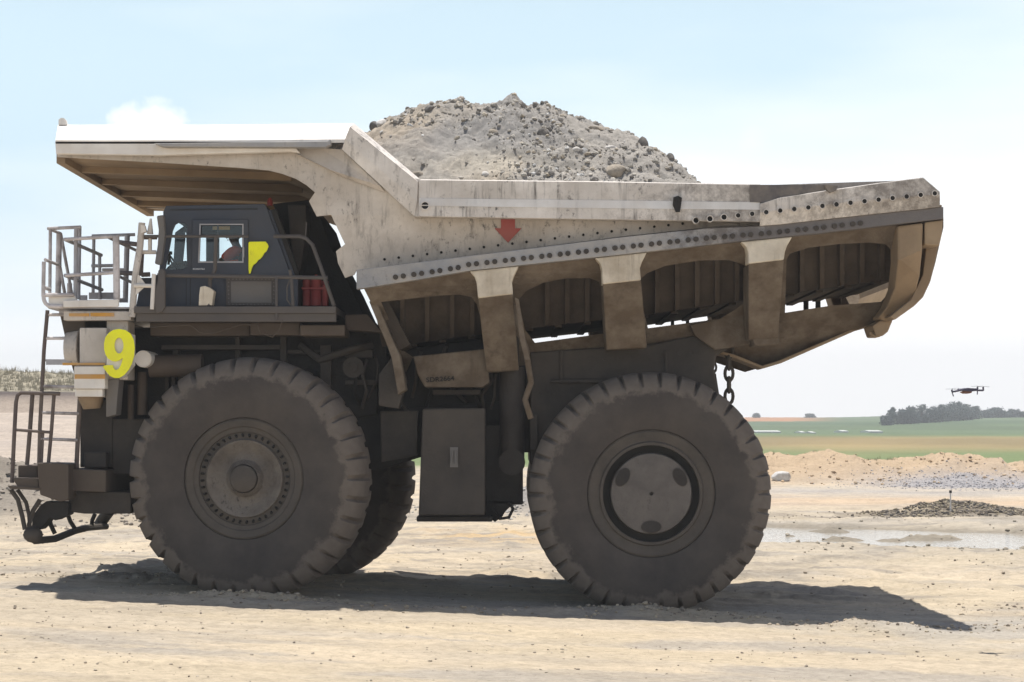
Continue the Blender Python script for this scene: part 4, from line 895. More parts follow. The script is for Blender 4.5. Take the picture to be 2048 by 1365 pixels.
# --- tank, hoist, boxes --------------------------------------------------
b = MB(); b.prism([(845, 818), (970, 816), (970, 1031), (837, 1032)], 30.15, 31.3); tk = part(b, 'fuel_tank', M['dark2'], bevel=.03)
b = MB(); b.box(900, 895, 916, 935, 30.12, 30.15); b.tube([W(905, 903, 30.1), W(903, 925, 30.1)], .012, 6); b.tube([W(911, 900, 30.1), W(911, 928, 30.1)], .018, 6); part(b, 'tank_latch', M['greyp'], tk)
b = MB(); b.box(833, 1033, 985, 1044, 30.4, 31.6); b.box(970, 850, 1046, 1010, 30.9, 31.6); b.prism([(970, 1000), (1035, 1000), (1012, 1022), (1000, 1040), (970, 1040)], 30.9, 31.5); part(b, 'tank_mount', M['dark'], bevel=.02)
b = MB(); b.pt([(985, 1015, 30.7), (1000, 1038, 30.7), (1018, 1035, 30.7), (1026, 1018, 30.7), (1018, 1005, 30.7)], .025, 8); b.pt([(975, 1030, 30.8), (990, 1042, 30.8), (1005, 1030, 30.8)], .02, 8); part(b, 'hydraulic_hose', M['dark'], smooth=True)
b = MB(); b.prism([(826, 713), (973, 698), (979, 765), (965, 775), (850, 775), (835, 750)], 30.5, 31.3); pb = part(b, 'body_pivot_box', M['mud'], bevel=.02)
text_mesh('stencilled_number', 'SDR2664', 853, 765, 30.49, 56, M['ink'], T, ang=4, bold=.01, hpx=9.5)
b = MB(); b.tube([W(1024, 735, 30.9), W(1024, 935, 30.9)], .19, 24); b.tube([W(1024, 620, 30.9), W(1024, 740, 30.9)], .11, 20); b.cyl(1024, 925, 30.7, 31.1, .2, 20); part(b, 'hoist_cylinder', M['dark3'], autos=True)
b = MB(); b.prism([(757, 750), (783, 715), (800, 712), (812, 760), (798, 818), (757, 812)], 30.4, 30.9); b.prism([(760, 822), (836, 822), (834, 912), (762, 925)], 30.9, 31.3); part(b, 'pivot_bracket', M['dark2'], bevel=.02)
b = MB(); b.pt([(1033, 610, 29.6), (1040, 660, 29.7), (1052, 700, 29.8), (1058, 740, 29.85), (1062, 765, 29.9), (1050, 800, 29.9), (1062, 838, 29.9)], .045, 8); part(b, 'hanging_hose', M['mud'], smooth=True)
b = MB(); b.prism([(1030, 595), (1038, 600), (1052, 690), (1060, 720), (1050, 720), (1040, 680)], 29.45, 29.6); part(b, 'hose_guard', M['mud'])

rs = random.Random(5)
for k in range(13):
    x0 = 700 + k * 27 + rs.uniform(-8, 8); y0 = rs.uniform(690, 735); Yd = 31.2 - rs.uniform(0, .25); b = MB()
    b.pt([(x0, y0, Yd), (x0 + rs.uniform(-12, 12), y0 + 30, Yd - .05), (x0 + rs.uniform(-14, 14), y0 + 62, Yd), (x0 + rs.uniform(-20, 20), y0 + rs.uniform(85, 110), Yd + .1)], rs.uniform(.018, .035), 7); part(b, 'hydraulic_hose', M['dark2'] if k % 3 else M['dark'], smooth=True)
for (x0, y0, x1, y1, Yd) in ((322, 690, 560, 700, 30.95), (470, 672, 480, 760, 31.05), (560, 672, 572, 770, 31.0), (640, 690, 662, 800, 30.95), (690, 700, 745, 716, 31.0), (690, 760, 750, 770, 31.05), (575, 700, 640, 708, 31.0), (345, 700, 357, 745, 31.0), (865, 780, 960, 790, 30.9), (1100, 760, 1240, 766, 31.0), (1120, 700, 1126, 760, 31.05), (1330, 700, 1336, 760, 31.05), (1060, 830, 1075, 900, 31.0)):
    b = MB(); b.box(x0, y0, x1, y1, Yd, 31.3); part(b, 'frame_bracket', M['dark2'], bevel=.012)
for k in range(9):
    b = MB(); b.cyl(1150 + k * 30, 722 - k * 2.2, 31.06, 31.12, .035, 10); part(b, 'frame_bolt', M['dark2'])
b = MB(); b.cyl(706, 735, 30.9, 31.2, .16, 24); b.cyl(706, 735, 30.86, 30.9, .07, 16); part(b, 'filter_drum', M['dark2'], autos=True)
b = MB(); b.pt([(600, 690, 31.0), (640, 720, 30.9), (700, 700, 30.9), (745, 690, 31.0)], .06, 12); part(b, 'exhaust_pipe', M['dark2'], smooth=True)
# --- dump body ----------------------------------------------------------
def strip_top(x_): return float(np.interp(x_, [713, 1240, 1400, 1527, 1887], [540, 475, 458, 452, 414]))
def strip_bot(x_): return float(np.interp(x_, [713, 728, 860, 927, 1240, 1481, 1640, 1887], [579, 577, 556, 543, 510, 483, 467, 438]))
def Floor(x_): return float(np.interp(x_, [780, 1078, 1232, 1516, 1765, 1800], [694, 653, 639, 597, 560, 556]))
# trough: side plates inward to the floor, floor, front wall
b = MB(); xsn = [740, 860, 1000, 1140, 1280, 1420, 1560, 1700, 1800]
b.sheet([[(x_, strip_bot(x_) - 8, 29.85) for x_ in xsn], [(x_ + (24 if x_ < 800 else 0), Floor(x_), 31.1) for x_ in xsn]], .06)
b.mirror()
fl = [(783, 692)] + [(x_, Floor(x_)) for x_ in xsn[1:]]
b.prism(fl + [(x_, y_ - 14) for x_, y_ in fl[::-1]], 31.1, 2 * MID - 31.1)
b.prism([(645, 392), (672, 392), (820, 690), (800, 700)], 30.2, 2 * MID - 30.2)
body = part(b, 'dump_body', M['mudd'])
b = MB()   # stiffeners on the side plates and cross ribs below the floor
for x_ in [800, 850, 900, 940, 1090, 1130, 1170, 1310, 1350, 1390, 1430, 1470, 1600, 1640, 1680, 1720, 1760]:
    yt, yb = strip_bot(x_) + 4, Floor(x_)
    b.prism([(x_, yt), (x_ + 9, yt - 1), (x_ + 9, yb - 3), (x_, yb)], 29.85, 30.6, Yf=lambda px, py, yt=yt, yb=yb: 29.75 + 1.15 * (py - yt) / (yb - yt))
for x_ in range(820, 1790, 58):
    y_ = Floor(x_); b.box(x_, y_ - .5, x_ + 14, y_ + 5, 31.2, 34.6)
part(b, 'stiffener', M['mudd'], body, split=True)
# side panel with canopy fascia
sp = [(112, 306), (580, 300), (684, 298), (829, 432), (1180, 438), (1500, 441), (1530, 452), (1446, 452), (1240, 474), (980, 507), (713, 541), (708, 550), (690, 556), (676, 527), (672, 503), (690, 489), (662, 430), (633, 433), (618, 403), (630, 385), (612, 370), (592, 358), (565, 348), (537, 341), (480, 336), (316, 325), (114, 314)]
b = MB(); b.prism(sp, 29.6, 29.66, Yf=lambda px, py: 29.62 + max(0, py - 380) * .0016); b.mirror(); part(b, 'side_panel', M['paint'], body)
b = MB()
for i in range(22):
    x_ = 769 + i * 28.4; y_ = strip_top(x_) - 14 + .002 * i
    Yq = 29.62 + max(0, y_ - 380) * .0016; b.cyl(x_, y_, Yq - .012, Yq, .02, 10)
part(b, 'bolt', M['hole'], body, split=True)
b = MB(); b.prism([(1002, 438), (1030, 438), (1030, 457), (1043, 457), (1016, 486), (989, 457), (1002, 457)], 29.6, 29.61, Yf=lambda px, py: 29.605 + max(0, py - 380) * .0016); part(b, 'red_arrow', M['red'], body)
# soft fold on the fascia
b = MB(); b.sheet([[(578, 300, 29.6), (640, 296, 29.6), (684, 300, 29.58)], [(585, 304, 29.55), (660, 340, 29.5), (760, 372, 29.5)], [(600, 312, 29.61), (690, 356, 29.61), (770, 385, 29.61)]], .03); part(b, 'gusset', M['paint'], body)
# canopy
b = MB()
b.sheet([[(111, 281, 29.42), (400, 281, 29.42), (690, 279, 29.42)], [(116, 250, 30.2), (410, 250, 30.2), (707, 247, 30.2)], [(118, 252, 33.05), (412, 252, 33.05), (700, 250, 33.05)]], .05, (0, 0, -1))
b.mirror(); cn = part(b, 'canopy', M['clean'], body)
b = MB(); b.prism([(110, 283), (580, 283), (600, 306), (580, 303), (316, 311), (112, 308)], 29.42, 29.55); b.mirror(); part(b, 'canopy_edge', M['clean'], body, bevel=.008)
b = MB(); b.prism([(308, 287), (655, 283), (661, 279), (661, 290), (650, 295), (330, 294), (320, 292)], 29.25, 29.42); part(b, 'canopy_lip', M['wear'], body, bevel=.008)
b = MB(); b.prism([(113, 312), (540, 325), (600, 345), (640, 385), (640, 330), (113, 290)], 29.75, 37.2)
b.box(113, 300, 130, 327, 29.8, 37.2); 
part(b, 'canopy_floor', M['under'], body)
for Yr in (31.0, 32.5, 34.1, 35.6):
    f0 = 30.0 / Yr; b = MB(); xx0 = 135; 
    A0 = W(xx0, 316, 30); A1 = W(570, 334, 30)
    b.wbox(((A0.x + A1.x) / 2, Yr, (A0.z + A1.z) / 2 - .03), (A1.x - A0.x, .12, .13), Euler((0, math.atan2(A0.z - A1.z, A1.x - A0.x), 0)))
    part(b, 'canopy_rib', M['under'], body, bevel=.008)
b = MB(); b.prism([(117, 250), (117, 240), (122, 236), (128, 237), (132, 241), (134, 250)], 30.15, 30.22); part(b, 'lifting_eye', M['clean'], body)
# slanted rail
b = MB()
b.sheet([[(708, 247, 29.75), (839, 358, 29.75)], [(700, 254, 29.36), (836, 364, 29.36)], [(690, 279, 29.36), (834, 402, 29.36)], [(684, 299, 29.4), (829, 433, 29.4)], [(690, 303, 29.62), (832, 436, 29.62)]], .04)
b.prism([(708, 249), (840, 360), (840, 420), (700, 300)], 29.72, 29.8); b.mirror(); part(b, 'front_rail', M['rail'], body, bevel=.006)
b = MB(); b.prism([(828, 357), (841, 359), (841, 434), (828, 433)], 29.4, 29.7); part(b, 'rail_joint', M['rail'], body)
# horizontal rail
xr = [838, 1000, 1200, 1380, 1520]
f1 = lambda k: [float(np.interp(x_, [838, 1200, 1520], k)) for x_ in xr]
tp, r1, r2, bt = f1([359, 363, 369]), f1([396, 400, 404]), f1([413, 418, 421]), f1([433, 439, 444])
b = MB(); Z_ = lambda arr, Y, d=0: [(x_, y_ + d, Y) for x_, y_ in zip(xr, arr)]
b.sheet([Z_(tp, 29.8, 0), Z_(tp, 29.36, 1.5), Z_(r1, 29.36), Z_(r2, 29.33), Z_(bt, 29.33), Z_(bt, 29.62, 2)], .05)
b.prism([(838, 361), (1520, 371), (1845, 360), (1880, 390), (1880, 405), (1560, 450), (1400, 458), (838, 450)], 29.8, 29.86)
b.mirror(); rl = part(b, 'side_rail', M['rail2'], body, bevel=.005)
b = MB(); b.sheet([Z_(r1, 29.352, 1), Z_(r2, 29.322, -1)], .005); part(b, 'rail_ridge', M['clean'], body)
# rear rail
b = MB(); xr2 = [1520, 1560, 1675, 1760, 1846, 1880]
t2 = [408, 396, 379, 367, 356, 385]; m2 = [426, 420, 407, 399, 392, 390]; b2 = [452, 449, 436, 427, 418, 414]
b.sheet([[(x_, y_ - 1, 29.75) for x_, y_ in zip(xr2, t2)], [(x_, y_, 29.3) for x_, y_ in zip(xr2, t2)], [(x_, y_, 29.3) for x_, y_ in zip(xr2, m2)], [(x_, y_, 29.38) for x_, y_ in zip(xr2, b2)]], .06)
b.mirror(); part(b, 'rear_rail', M['rail3'], body, bevel=.005)
b = MB(); b.prism([(1500, 370), (1600, 370), (1651, 371), (1660, 378), (1600, 389), (1560, 397), (1525, 406), (1500, 404)], 29.34, 29.4); b.prism([(1650, 370), (1676, 372), (1672, 382), (1660, 386), (1654, 380)], 29.24, 29.34); part(b, 'rail_patch', M['wearr'], body)
# pipes and holes along the rail
def pipehole(x_, y_, Y, r, d=.03):
    b = MB(); b.ring(x_, y_, Y - d, Y + .02, r, r * .78, 20); rr = part(b, 'drain_pipe', M['rail'], body, autos=True)
    b = MB(); b.cyl(x_, y_, Y - .004, Y + .004, r * .8, 20); part(b, 'bore_shade_disc', M['hole'], body)  # black disc stands in for the shade inside the pipe
pipehole(850, 411.5, 29.33, .065)
for i in range(18):
    x_ = 1392 + i * 28.1; y_ = float(np.interp(x_, [1392, 1530, 1700, 1870], [441, 425, 406, 387])); Y = 29.33 if x_ < 1515 else 29.29
    pipehole(x_, y_, Y, .05 if x_ < 1460 else .042, .06 if x_ < 1450 else .012)
b = MB(); b.prism([(1347, 395), (1356, 392), (1364, 396), (1362, 412), (1360, 424), (1352, 424), (1346, 410)], 29.27, 29.33); part(b, 'torn_bracket', M['dark'], body)
# rub strip
xsx = list(range(713, 1887, 58)) + [1887]
b = MB(); b.prism([(x_, strip_top(x_)) for x_ in xsx] + [(x_, strip_bot(x_)) for x_ in xsx[::-1]], 29.42, 29.6); b.mirror(); part(b, 'rub_strip', M['strip'], body, bevel=.008)
def disc(x_, y_, r):
    b = MB(); b.cyl(x_, y_, 29.408, 29.42, r, 18); return b
b = MB()
for i in range(26):
    x_ = 791 + i * 36.8 * .5 * 2 if False else 791 + i * 36.6
    for d_ in (0, 15.5):
        xx = x_ + d_
        if xx > 1860: continue
        yy = strip_top(xx) * .42 + strip_bot(xx) * .58 + (3 if xx < 930 else 0); b.cyl(xx, yy, 29.395, 29.42, .038, 16)
part(b, 'plug', M['dark2'], body, split=True)
# side web with openings
O1 = [(762, 604), (880, 591), (920, 589), (943, 594), (953, 608), (962, 640), (973, 698), (825, 714), (805, 700)]
O2 = [(1037, 600), (1052, 582), (1085, 566), (1130, 557), (1180, 556), (1199, 564), (1205, 590), (1212, 667), (1070, 686), (1050, 660)]
O3 = [(1279, 560), (1295, 546), (1330, 532), (1400, 521), (1460, 520), (1490, 530), (1497, 560), (1497, 600), (1470, 620), (1440, 638), (1296, 657), (1284, 610)]
O4 = [(1573, 520), (1580, 507), (1620, 495), (1680, 488), (1740, 485), (1772, 488), (1790, 505), (1793, 545), (1785, 580), (1763, 604), (1660, 612), (1570, 626)]
def web_y(px, py): return 29.58 + max(0, py - strip_bot(px)) * .0088
outer = [(x_, strip_bot(x_) - 3) for x_ in xsx if x_ > 720] + [(1887, 455), (1880, 485), (1871, 525), (1860, 565), (1846, 595), (1828, 613), (1818, 615), (1800, 632), (1770, 643), (1757, 641), (1660, 684), (1560, 726), (1525, 736), (1470, 714), (1425, 702), (1380, 690), (1300, 712), (1180, 725), (1060, 735), (990, 740), (978, 702), (825, 716), (812, 745), (795, 740), (783, 712), (760, 660), (742, 606), (728, 578)]
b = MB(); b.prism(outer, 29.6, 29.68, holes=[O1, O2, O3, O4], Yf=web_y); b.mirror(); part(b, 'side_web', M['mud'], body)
def rib(tl, tr, bl, br, ybreak, ybot, flare=14):
    x0, x1 = tl, tr; yt = strip_bot((x0 + x1) / 2) + 1
    b = MB(); yb = ybreak; h = 12
    b.prism([(x0 - flare, strip_bot(x0 - flare) + 1), (x1 + flare, strip_bot(x1 + flare) + 1), (x1 + 4, yt + h + 2), (x1, yt + h + 14), (x1 + (br - x1) * .15, yb - 3), (x0 + (bl - x0) * .15, yb + 5), (x0, yt + h + 16), (x0 - 4, yt + h + 4)], 29.45, 29.9)
    up = part(b, 'rib_cap', M['mudlight'], body, bevel=.02)  # pale mud on the lit upper face; lit/shaded break put into colour
    b = MB(); a0, a1 = x0 + (bl - x0) * .15, x1 + (br - x1) * .15
    b.prism([(a0, yb + 5), (a1, yb - 3), (br, ybot - 4), (bl, ybot)], 29.6, 30.3, Yf=lambda px, py: 29.47 + max(0, py - yb) * .0065)
    b.mirror(); part(b, 'rib', M['mud'], body, bevel=.02)  # brown mud, with the shade of the lower face put into its colour
rib(953, 1024, 973, 1038, 592, 745); rib(1204, 1280, 1213, 1294, 564, 700); rib(1497, 1570, 1497, 1556, 523, 680, 15)
# rear curved bolster
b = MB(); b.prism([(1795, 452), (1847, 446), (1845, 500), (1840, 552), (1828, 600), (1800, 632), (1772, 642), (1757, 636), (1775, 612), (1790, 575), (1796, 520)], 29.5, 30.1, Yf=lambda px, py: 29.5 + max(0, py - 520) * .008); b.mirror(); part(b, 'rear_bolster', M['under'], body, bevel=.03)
b = MB(); b.prism([(1850, 445), (1886, 440), (1884, 470), (1879, 492), (1850, 490)], 29.48, 30.2); b.prism([(1745, 652), (1760, 642), (1786, 640), (1776, 664), (1766, 672), (1752, 672)], 30.6, 31.4); b.pt([(1760, 670, 30.7), (1750, 673, 30.7), (1743, 669, 30.7), (1741, 664, 30.7)], .03, 8); part(b, 'tail_hook', M['under'], body, split=True, bevel=.02)
# tail plate closing the rear, flange under the skid beam
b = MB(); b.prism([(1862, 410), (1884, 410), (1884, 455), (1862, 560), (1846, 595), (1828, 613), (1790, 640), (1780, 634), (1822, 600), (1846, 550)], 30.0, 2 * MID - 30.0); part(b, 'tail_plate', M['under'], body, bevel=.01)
b = MB(); b.prism([(1425, 697), (1470, 710), (1525, 732), (1560, 721), (1757, 636), (1759, 641), (1562, 727), (1525, 738), (1468, 716), (1424, 703)], 31.35, 32.0, ); part(b, 'skid_flange', M['under'], body, bevel=.01)
b = MB(); b.prism([(1500, 668), (1556, 666), (1560, 690), (1510, 692)], 30.5, 31.2); b.prism([(1380, 650), (1440, 638), (1500, 608), (1515, 660), (1500, 690), (1430, 700), (1390, 672)], 30.9, 31.1); part(b, 'bolster_gusset', M['mud'], body, bevel=.02)
# floor cross tube above slit
b = MB()
for x_ in (1612, 1636): b.tube([W(x_, 596, 34.6), W(x_, 626, 34.6)], .045, 8)
for x_ in (1345, 1375, 1418): b.tube([W(x_, 640, 34.6), W(x_, 660, 34.6)], .03, 8)
part(b, 'hanger_rod', M['dark'], body, split=True)
# front frame edge (slanted) and shaggy liner
b = MB(); b.prism([(738, 603), (752, 601), (790, 690), (800, 712), (812, 780), (796, 790), (783, 716), (770, 680)], 29.9, 30.4); part(b, 'front_post', M['mud'], body, bevel=.015)
# chain
b = MB()
def chain(x_, y0, y1, Y, L0, r):
    p0 = W(x_, y0, Y); n = int((y1 - y0) * Y / F / (L0 * .74)); 
    for k in range(n):
        c_ = p0 - Vector((0, 0, (k + .5) * L0 * .74)); pts = []
        for a in np.linspace(0, 2 * math.pi, 17)[:-1]:
            u = math.cos(a) * L0 * .26; v = math.sin(a) * L0 * .48
            pts.append(c_ + (Vector((u, 0, v)) if k % 2 == 0 else Vector((.25 * u, u * .95, v))))
        b.tube(pts, r, 8, closed=True)
chain(1458, 690, 816, 31.4, .24, .026); part(b, 'chain', M['dark2'], autos=True)
b = MB(); chain(1427, 728, 760, 31.6, .16, .018); part(b, 'chain', M['dark2'], autos=True)
b = MB(); b.prism([(1400, 735), (1432, 748), (1440, 800), (1400, 800)], 31.5, 31.9); part(b, 'mud_flap', M['dark2'])

# ------------------------------------------------------------------ the load
sil = [(725, 268), (745, 262), (775, 240), (812, 224), (850, 212), (905, 206), (960, 209), (1005, 206), (1028, 193), (1050, 208), (1090, 212), (1125, 220), (1190, 246), (1240, 266), (1262, 270), (1300, 297), (1340, 324), (1362, 350), (1374, 366), (1400, 400), (1500, 460), (1800, 560)]
YR = 33.0
sx = np.array([(p_[0] - CX) * YR / F for p_ in sil]); sz_ = np.array([ZC + (EY - p_[1]) * YR / F for p_ in sil])
def heap(x, y):
    rg = np.interp(x, sx, sz_); d = np.abs(y - YR) / 3.15
    edge = np.minimum(6.02, rg - .25)
    zz = rg - (rg - edge) * np.clip(d, 0, 1.2) ** 1.55
    zz += (fbm(x * 1.1, y * 1.1, 5, 201) - .5) * .30 * np.clip(d * 3, 0, 1) + (fbm(x * 3.5, y * 3.5, 5, 205) - .5) * .26 + np.abs(fbm(x * 8, y * 8, 4, 207) - .5) * -.26
    return zz
hx = np.arange(-2.75, 3.45, .028); hy = np.arange(29.86, 36.25, .032); HY, HX = np.meshgrid(hy, hx, indexing='ij'); HZ = heap(HX, HY)
# front of the heap leans on the sloping front wall
lim = (W(708, 249, 29.7).z) + (W(708, 249, 29.7).x - HX) * .0
HZ = np.clip(HZ, 5.2, 9); Rn, Cn = HX.shape; idx = np.arange(Rn * Cn).reshape(Rn, Cn)
hm = raw_mesh('load_heap', np.stack([HX, HY, HZ], -1).reshape(-1, 3).astype(np.float32), np.stack([idx[:-1, :-1], idx[:-1, 1:], idx[1:, 1:], idx[1:, :-1]], -1).reshape(-1, 4), 4)
hm.shade_smooth()
hc = np.empty(HX.shape + (3,)); hc[:] = (.36, .335, .305)
hc = lerp(hc, A((.30, .285, .27)), sm(.42, .6, fbm(HX * .5, HY * .9, 4, 211))); hc = lerp(hc, A((.44, .37, .29)), sm(.5, .68, fbm(HX * .45 + 5, HY * .5, 4, 213)) * .8); hc = lerp(hc, A((.50, .45, .37)), bell(HX, -.3, .9) * bell(HZ, 6.6, .25) * .7)
ca = hm.color_attributes.new('soil', 'FLOAT_COLOR', 'POINT'); ca.data.foreach_set('color', np.concatenate([hc, np.ones(hc.shape[:2] + (1,))], -1).astype(np.float32).ravel())
hm.materials.append(soil_mat('rubble_fines', 'soil', bump=.8, speck=.8)); ho = bpy.data.objects.new('load_heap', hm); COL.objects.link(ho); tag(ho, 'tall heap of grey brown rubble fines filling the truck body', kind='stuff')
n = 20000; xs = rng.uniform(-2.6, 3.6, n); ysv = 29.9 + 4.2 * rng.random(n); dens = fbm(xs * .8, ysv * .9, 4, 221)
k = rng.random(n) < np.clip((dens - .45) * 4 + .3 * (xs > -.2), .05, .8); xs, ysv = xs[k], ysv[k]; n = len(xs)
sz = .006 + .05 * rng.random(n) ** 7; zz = heap(xs, ysv)
hcol = colmix(n, [(.33, .31, .28), (.38, .35, .31), (.45, .42, .37), (.25, .23, .21), (.42, .37, .30)]); wk = rng.random(n) < .05; hcol[wk] = (.60, .59, .57)
o = scatter('heap_stones', np.stack([xs, ysv, zz + sz * .2], 1), sz, SM, flat=.8, attrcol=hcol); tag(o, 'loose stones covering the slopes of the load heap', kind='stuff')
def hb(px, py, r, m, lb, sc, seed, bYr=None):
    # find the depth where the line of sight meets the heap
    Y = 29.9
    best = None
    while Y < 33.0:
        p_ = W(px, py, Y)
        if heap(A([p_.x]), A([Y]))[0] >= p_.z: best = p_; break
        Y += .05
    if best is None: best = W(px, py, 32.9)
    o = rock('boulder', best + Vector((0, .03, 0)), r, m, sc, seed); tag(o, lb, 'boulder', 'boulders on the load'); return o
hb(860, 221, .12, MDR, 'brown boulder high on the left shoulder of the heap', (1, 1, .8), 1)
hb(748, 253, .09, MDR, 'dark boulder at the left foot of the heap touching the slanted rail', (.9, 1, 1), 2)
hb(766, 249, .11, MWR, 'white boulder next to the dark one at the heap left end', (1.1, 1, .8), 3)
hb(1087, 267, .10, MDR, 'black boulder near the middle of the heap', (1, 1, .9), 5)
hb(1284, 290, .12, MDR, 'smooth dark boulder on the right skyline of the heap', (.9, 1, 1.15), 6)
hb(1340, 318, .09, MDR, 'small dark boulder at the right skyline near the heap end', (.8, 1, 1.1), 7)
hb(1230, 345, .16, MTR, 'large tan boulder low on the right above the rail', (1.2, 1, .8), 8)
hb(905, 205, .05, MDR, 'tiny dark stone on the heap skyline left of the peak', (1, 1, 1), 9)
hb(1190, 258, .12, MTR, 'flat tan slab on the upper right slope', (1.5, 1, .4), 10)
hb(1150, 300, .07, MWR, 'white stone on the right half of the heap', (1.2, 1, .8), 12)
hb(1220, 298, .09, MWR, 'pale flat stone right of the heap middle', (1.4, 1, .6), 13)
hb(970, 351, .08, MWR, 'white stone just above the rail left of the middle', (1.2, 1, .8), 14)
hb(836, 352, .09, MTR, 'tan stone at the corner of slanted and level rail', (1.3, 1, .8), 15)
hb(985, 266, .08, MTR, 'grey brown stone left of the black boulder', (1.2, 1, .8), 16)

# ------------------------------------------------------------------ driver
PZ = empty('person', W(474, 561, 31.2)); tag(PZ, 'driver in an orange vest seated inside the cab facing forward', 'person')
def skin(name, verts, edges, radii, m, parent, root=0, sub=2):
    me = bpy.data.meshes.new(name); me.from_pydata([tuple(Vector(v)) for v in verts], edges, []); o = bpy.data.objects.new(name, me); COL.objects.link(o)
    o.modifiers.new('skin', 'SKIN'); sv = me.skin_vertices[0].data
    for i, r in enumerate(radii): sv[i].radius = (r, r) if not isinstance(r, tuple) else r; sv[i].use_root = (i == root)
    s_ = o.modifiers.new('sub', 'SUBSURF'); s_.levels = sub; s_.render_levels = sub
    me.materials.append(m); o.parent = parent; return o
# local frame: x towards the front is -X; origin at the pelvis
V_ = [(0, 0, 0), (.03, 0, .18), (.02, 0, .36), (.0, 0, .48), (-.01, 0, .54), (-.04, 0, .60), (-.055, 0, .68), (-.05, 0, .745),
      (0, -.17, .45), (-.22, -.21, .27), (-.40, -.20, .20), (-.46, -.19, .22), (0, .17, .45), (-.22, .21, .27), (-.40, .20, .20), (-.46, .19, .22),
      (-.05, -.10, -.01), (-.42, -.12, .03), (-.45, -.12, -.38), (-.55, -.12, -.42), (-.05, .10, -.01), (-.42, .12, .03), (-.45, .12, -.38), (-.55, .12, -.42)]
E_ = [(0, 1), (1, 2), (2, 3), (3, 4), (4, 5), (5, 6), (6, 7), (3, 8), (8, 9), (9, 10), (10, 11), (3, 12), (12, 13), (13, 14), (14, 15), (0, 16), (16, 17), (17, 18), (18, 19), (0, 20), (20, 21), (21, 22), (22, 23)]
Rr = [.15, .14, .15, .11, .055, .075, .10, .07, .065, .05, .038, .03, .065, .05, .038, .03, .10, .075, .05, .04, .10, .075, .05, .04]
bd = skin('body', V_, E_, Rr, M['skin'], PZ)
for sy in (-1, 1):
    vs_ = [(-.35, .19 * sy, .15)]; es = []; rr = [.028]
    for k, (dy, ln) in enumerate(((-.03, .075), (-.01, .085), (.01, .08), (.03, .065))):
        i0 = len(vs_); vs_ += [(-.39, (.19 + dy) * sy, .165), (-.39 - ln * .5, (.19 + dy) * sy, .165), (-.40 - ln * .6, (.19 + dy) * sy, .135), (-.385 - ln * .3, (.19 + dy) * sy, .118)]; es += [(0, i0), (i0, i0 + 1), (i0 + 1, i0 + 2), (i0 + 2, i0 + 3)]; rr += [.009, .009, .008, .007]
    i0 = len(vs_); vs_ += [(-.37, (.15) * sy, .14), (-.40, (.14) * sy, .125)]; es += [(0, i0), (i0, i0 + 1)]; rr += [.011, .009]
    vs_ = [(a_ - .10, b_, c_ + .07) for a_, b_, c_ in vs_]; h = skin('hand', vs_, es, rr, M['skin'], PZ, 0, 1)
V2 = [(.0, 0, .10), (.03, 0, .2), (.02, 0, .36), (.0, 0, .47), (0, -.17, .455), (-.20, -.21, .29), (0, .17, .455), (-.20, .21, .29)]
skin('vest', V2, [(0, 1), (1, 2), (2, 3), (3, 4), (4, 5), (3, 6), (6, 7)], [.17, .165, .18, .14, .10, .075, .10, .075], M['orange'], PZ)
MH = mat('short_black_hair', (.012, .010, .010), .8, None, bump=.1)
def loc_mb(fn, name, m):
    b = MB(); fn(b.bm); o = b.build(name, m, None, smooth=True); o.parent = PZ; return o
def hair(bm): bmesh.ops.create_icosphere(bm, subdivisions=3, radius=.112, matrix=Matrix.Translation((-.03, 0, .715)) @ Matrix.Diagonal((1, .85, .85, 1)))
loc_mb(hair, 'hair', MH)
def face(bm):
    bmesh.ops.create_icosphere(bm, subdivisions=2, radius=.018, matrix=Matrix.Translation((-.158, 0, .665)) @ Matrix.Diagonal((1, .8, 1.4, 1)))
    for s2 in (-1, 1): bmesh.ops.create_icosphere(bm, subdivisions=2, radius=.022, matrix=Matrix.Translation((-.05, .098 * s2, .665)) @ Matrix.Diagonal((.8, .35, 1.3, 1)))
    bmesh.ops.create_icosphere(bm, subdivisions=2, radius=.02, matrix=Matrix.Translation((-.14, 0, .62)) @ Matrix.Diagonal((.6, 1.4, .4, 1)))
loc_mb(face, 'nose_mouth_and_ears', M['skin'])
def eyes(bm):
    for s2 in (-1, 1): bmesh.ops.create_icosphere(bm, subdivisions=2, radius=.011, matrix=Matrix.Translation((-.143, .035 * s2, .69)))
loc_mb(eyes, 'eyes', M['hole'])

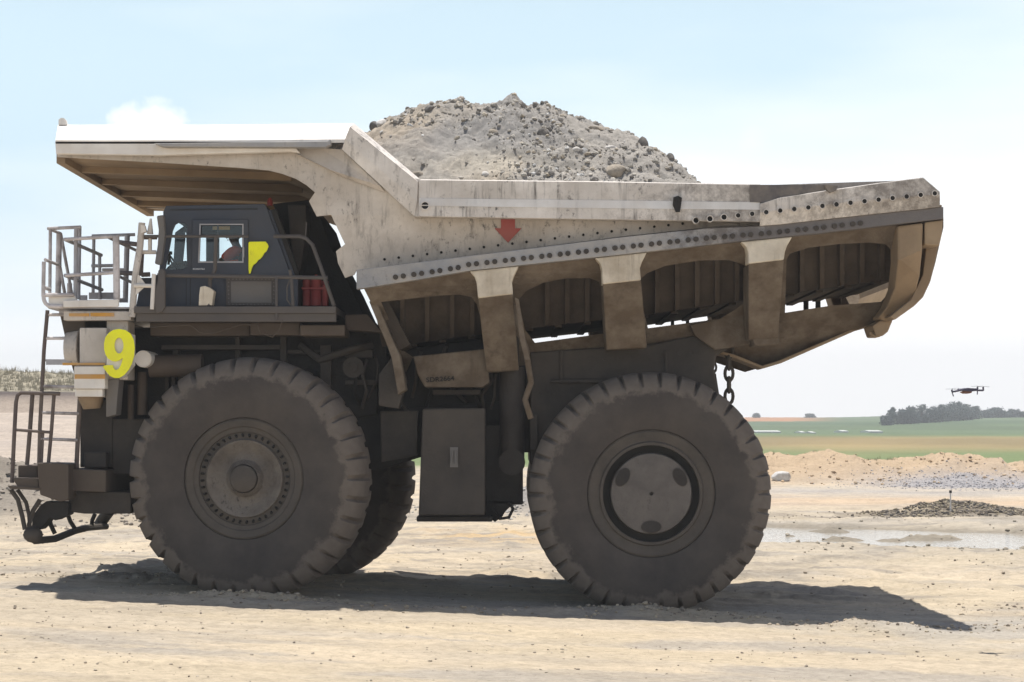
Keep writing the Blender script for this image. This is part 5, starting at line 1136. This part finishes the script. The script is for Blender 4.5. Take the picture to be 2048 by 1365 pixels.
# ------------------------------------------------------------------ drone
DY = 26.0
D = empty('drone', W(1936, 783, DY)); tag(D, 'small dark quadcopter drone hovering at the right above the fields', 'drone')
MDn = mat('drone_shell', (.07, .065, .10), .4, None, bump=0); MDb = mat('drone_belly', (.16, .08, .06), .5, None, bump=0)
def ZD(zx, zy, dY=0): return W(1860 + zx / 14.63, 740 + zy / 14.63, DY + dY)
b = MB(); pr = [(960, 590), (1000, 550), (1100, 530), (1250, 540), (1370, 545), (1395, 575), (1385, 615), (1200, 640), (1050, 625), (970, 610)]
b.prism([(1860 + x_ / 14.63, 740 + y_ / 14.63) for x_, y_ in pr], DY - .07, DY + .07); part(b, 'body', MDn, D, bevel=.008)
b = MB(); b.prism([(1860 + x_ / 14.63, 740 + y_ / 14.63) for x_, y_ in [(905, 650), (1000, 620), (1240, 620), (1220, 680), (1120, 700), (1000, 700), (940, 670)]], DY - .05, DY + .05); part(b, 'camera_pod', MDb, D, bevel=.008)
for (a, m1, m0, leg, yy) in (((1000, 580), (645, 650), (640, 580), (685, 780), -.12), ((1350, 600), (1560, 605), (1555, 500), (1560, 620), .0), ((1370, 600), (1390, 600), (1390, 500), (1385, 725), -.22), ((1010, 560), (830, 600), (825, 560), (835, 640), .22)):
    b = MB(); b.tube([ZD(*a, yy * .3), ZD(*m1, yy)], .012, 8); ar = part(b, 'arm', MDn, D, autos=True)
    b = MB(); b.tube([ZD(m1[0], m1[1], yy), ZD(m0[0], m0[1], yy)], .011, 10); part(b, 'motor', MDn, ar, autos=True)
    b = MB(); b.tube([ZD(m1[0], m1[1], yy), ZD(leg[0], leg[1], yy)], .007, 6); part(b, 'landing_leg', MDn, ar)
    b = MB(); c_ = ZD(m0[0], m0[1], yy); sgn = -1 if m0[0] > 1000 else 1
    for d_ in (-1, 1): b.wbox(c_ + Vector((d_ * .04, d_ * .01, .005 - d_ * .003)), (.085, .014, .003), Euler((0, rad(3) * d_, .2)))
    part(b, 'rotor_blade', MDn, ar)

# ------------------------------------------------------------------ haze
hzb = MB(); hzb.wbox((0, 500, 22), (4200, 1800, 64)); hm_ = bpy.data.materials.new('pale_haze'); hm_.use_nodes = True; t = hm_.node_tree; t.nodes.clear()
ot = t.nodes.new('ShaderNodeOutputMaterial'); pv = t.nodes.new('ShaderNodeVolumePrincipled'); t.links.new(pv.outputs[0], ot.inputs['Volume']); pv.inputs['Density'].default_value = .00065; pv.inputs['Color'].default_value = (.96, .98, 1, 1); pv.inputs['Anisotropy'].default_value = 0
ho_ = hzb.build('haze', hm_, None); tag(ho_, kind='stuff')
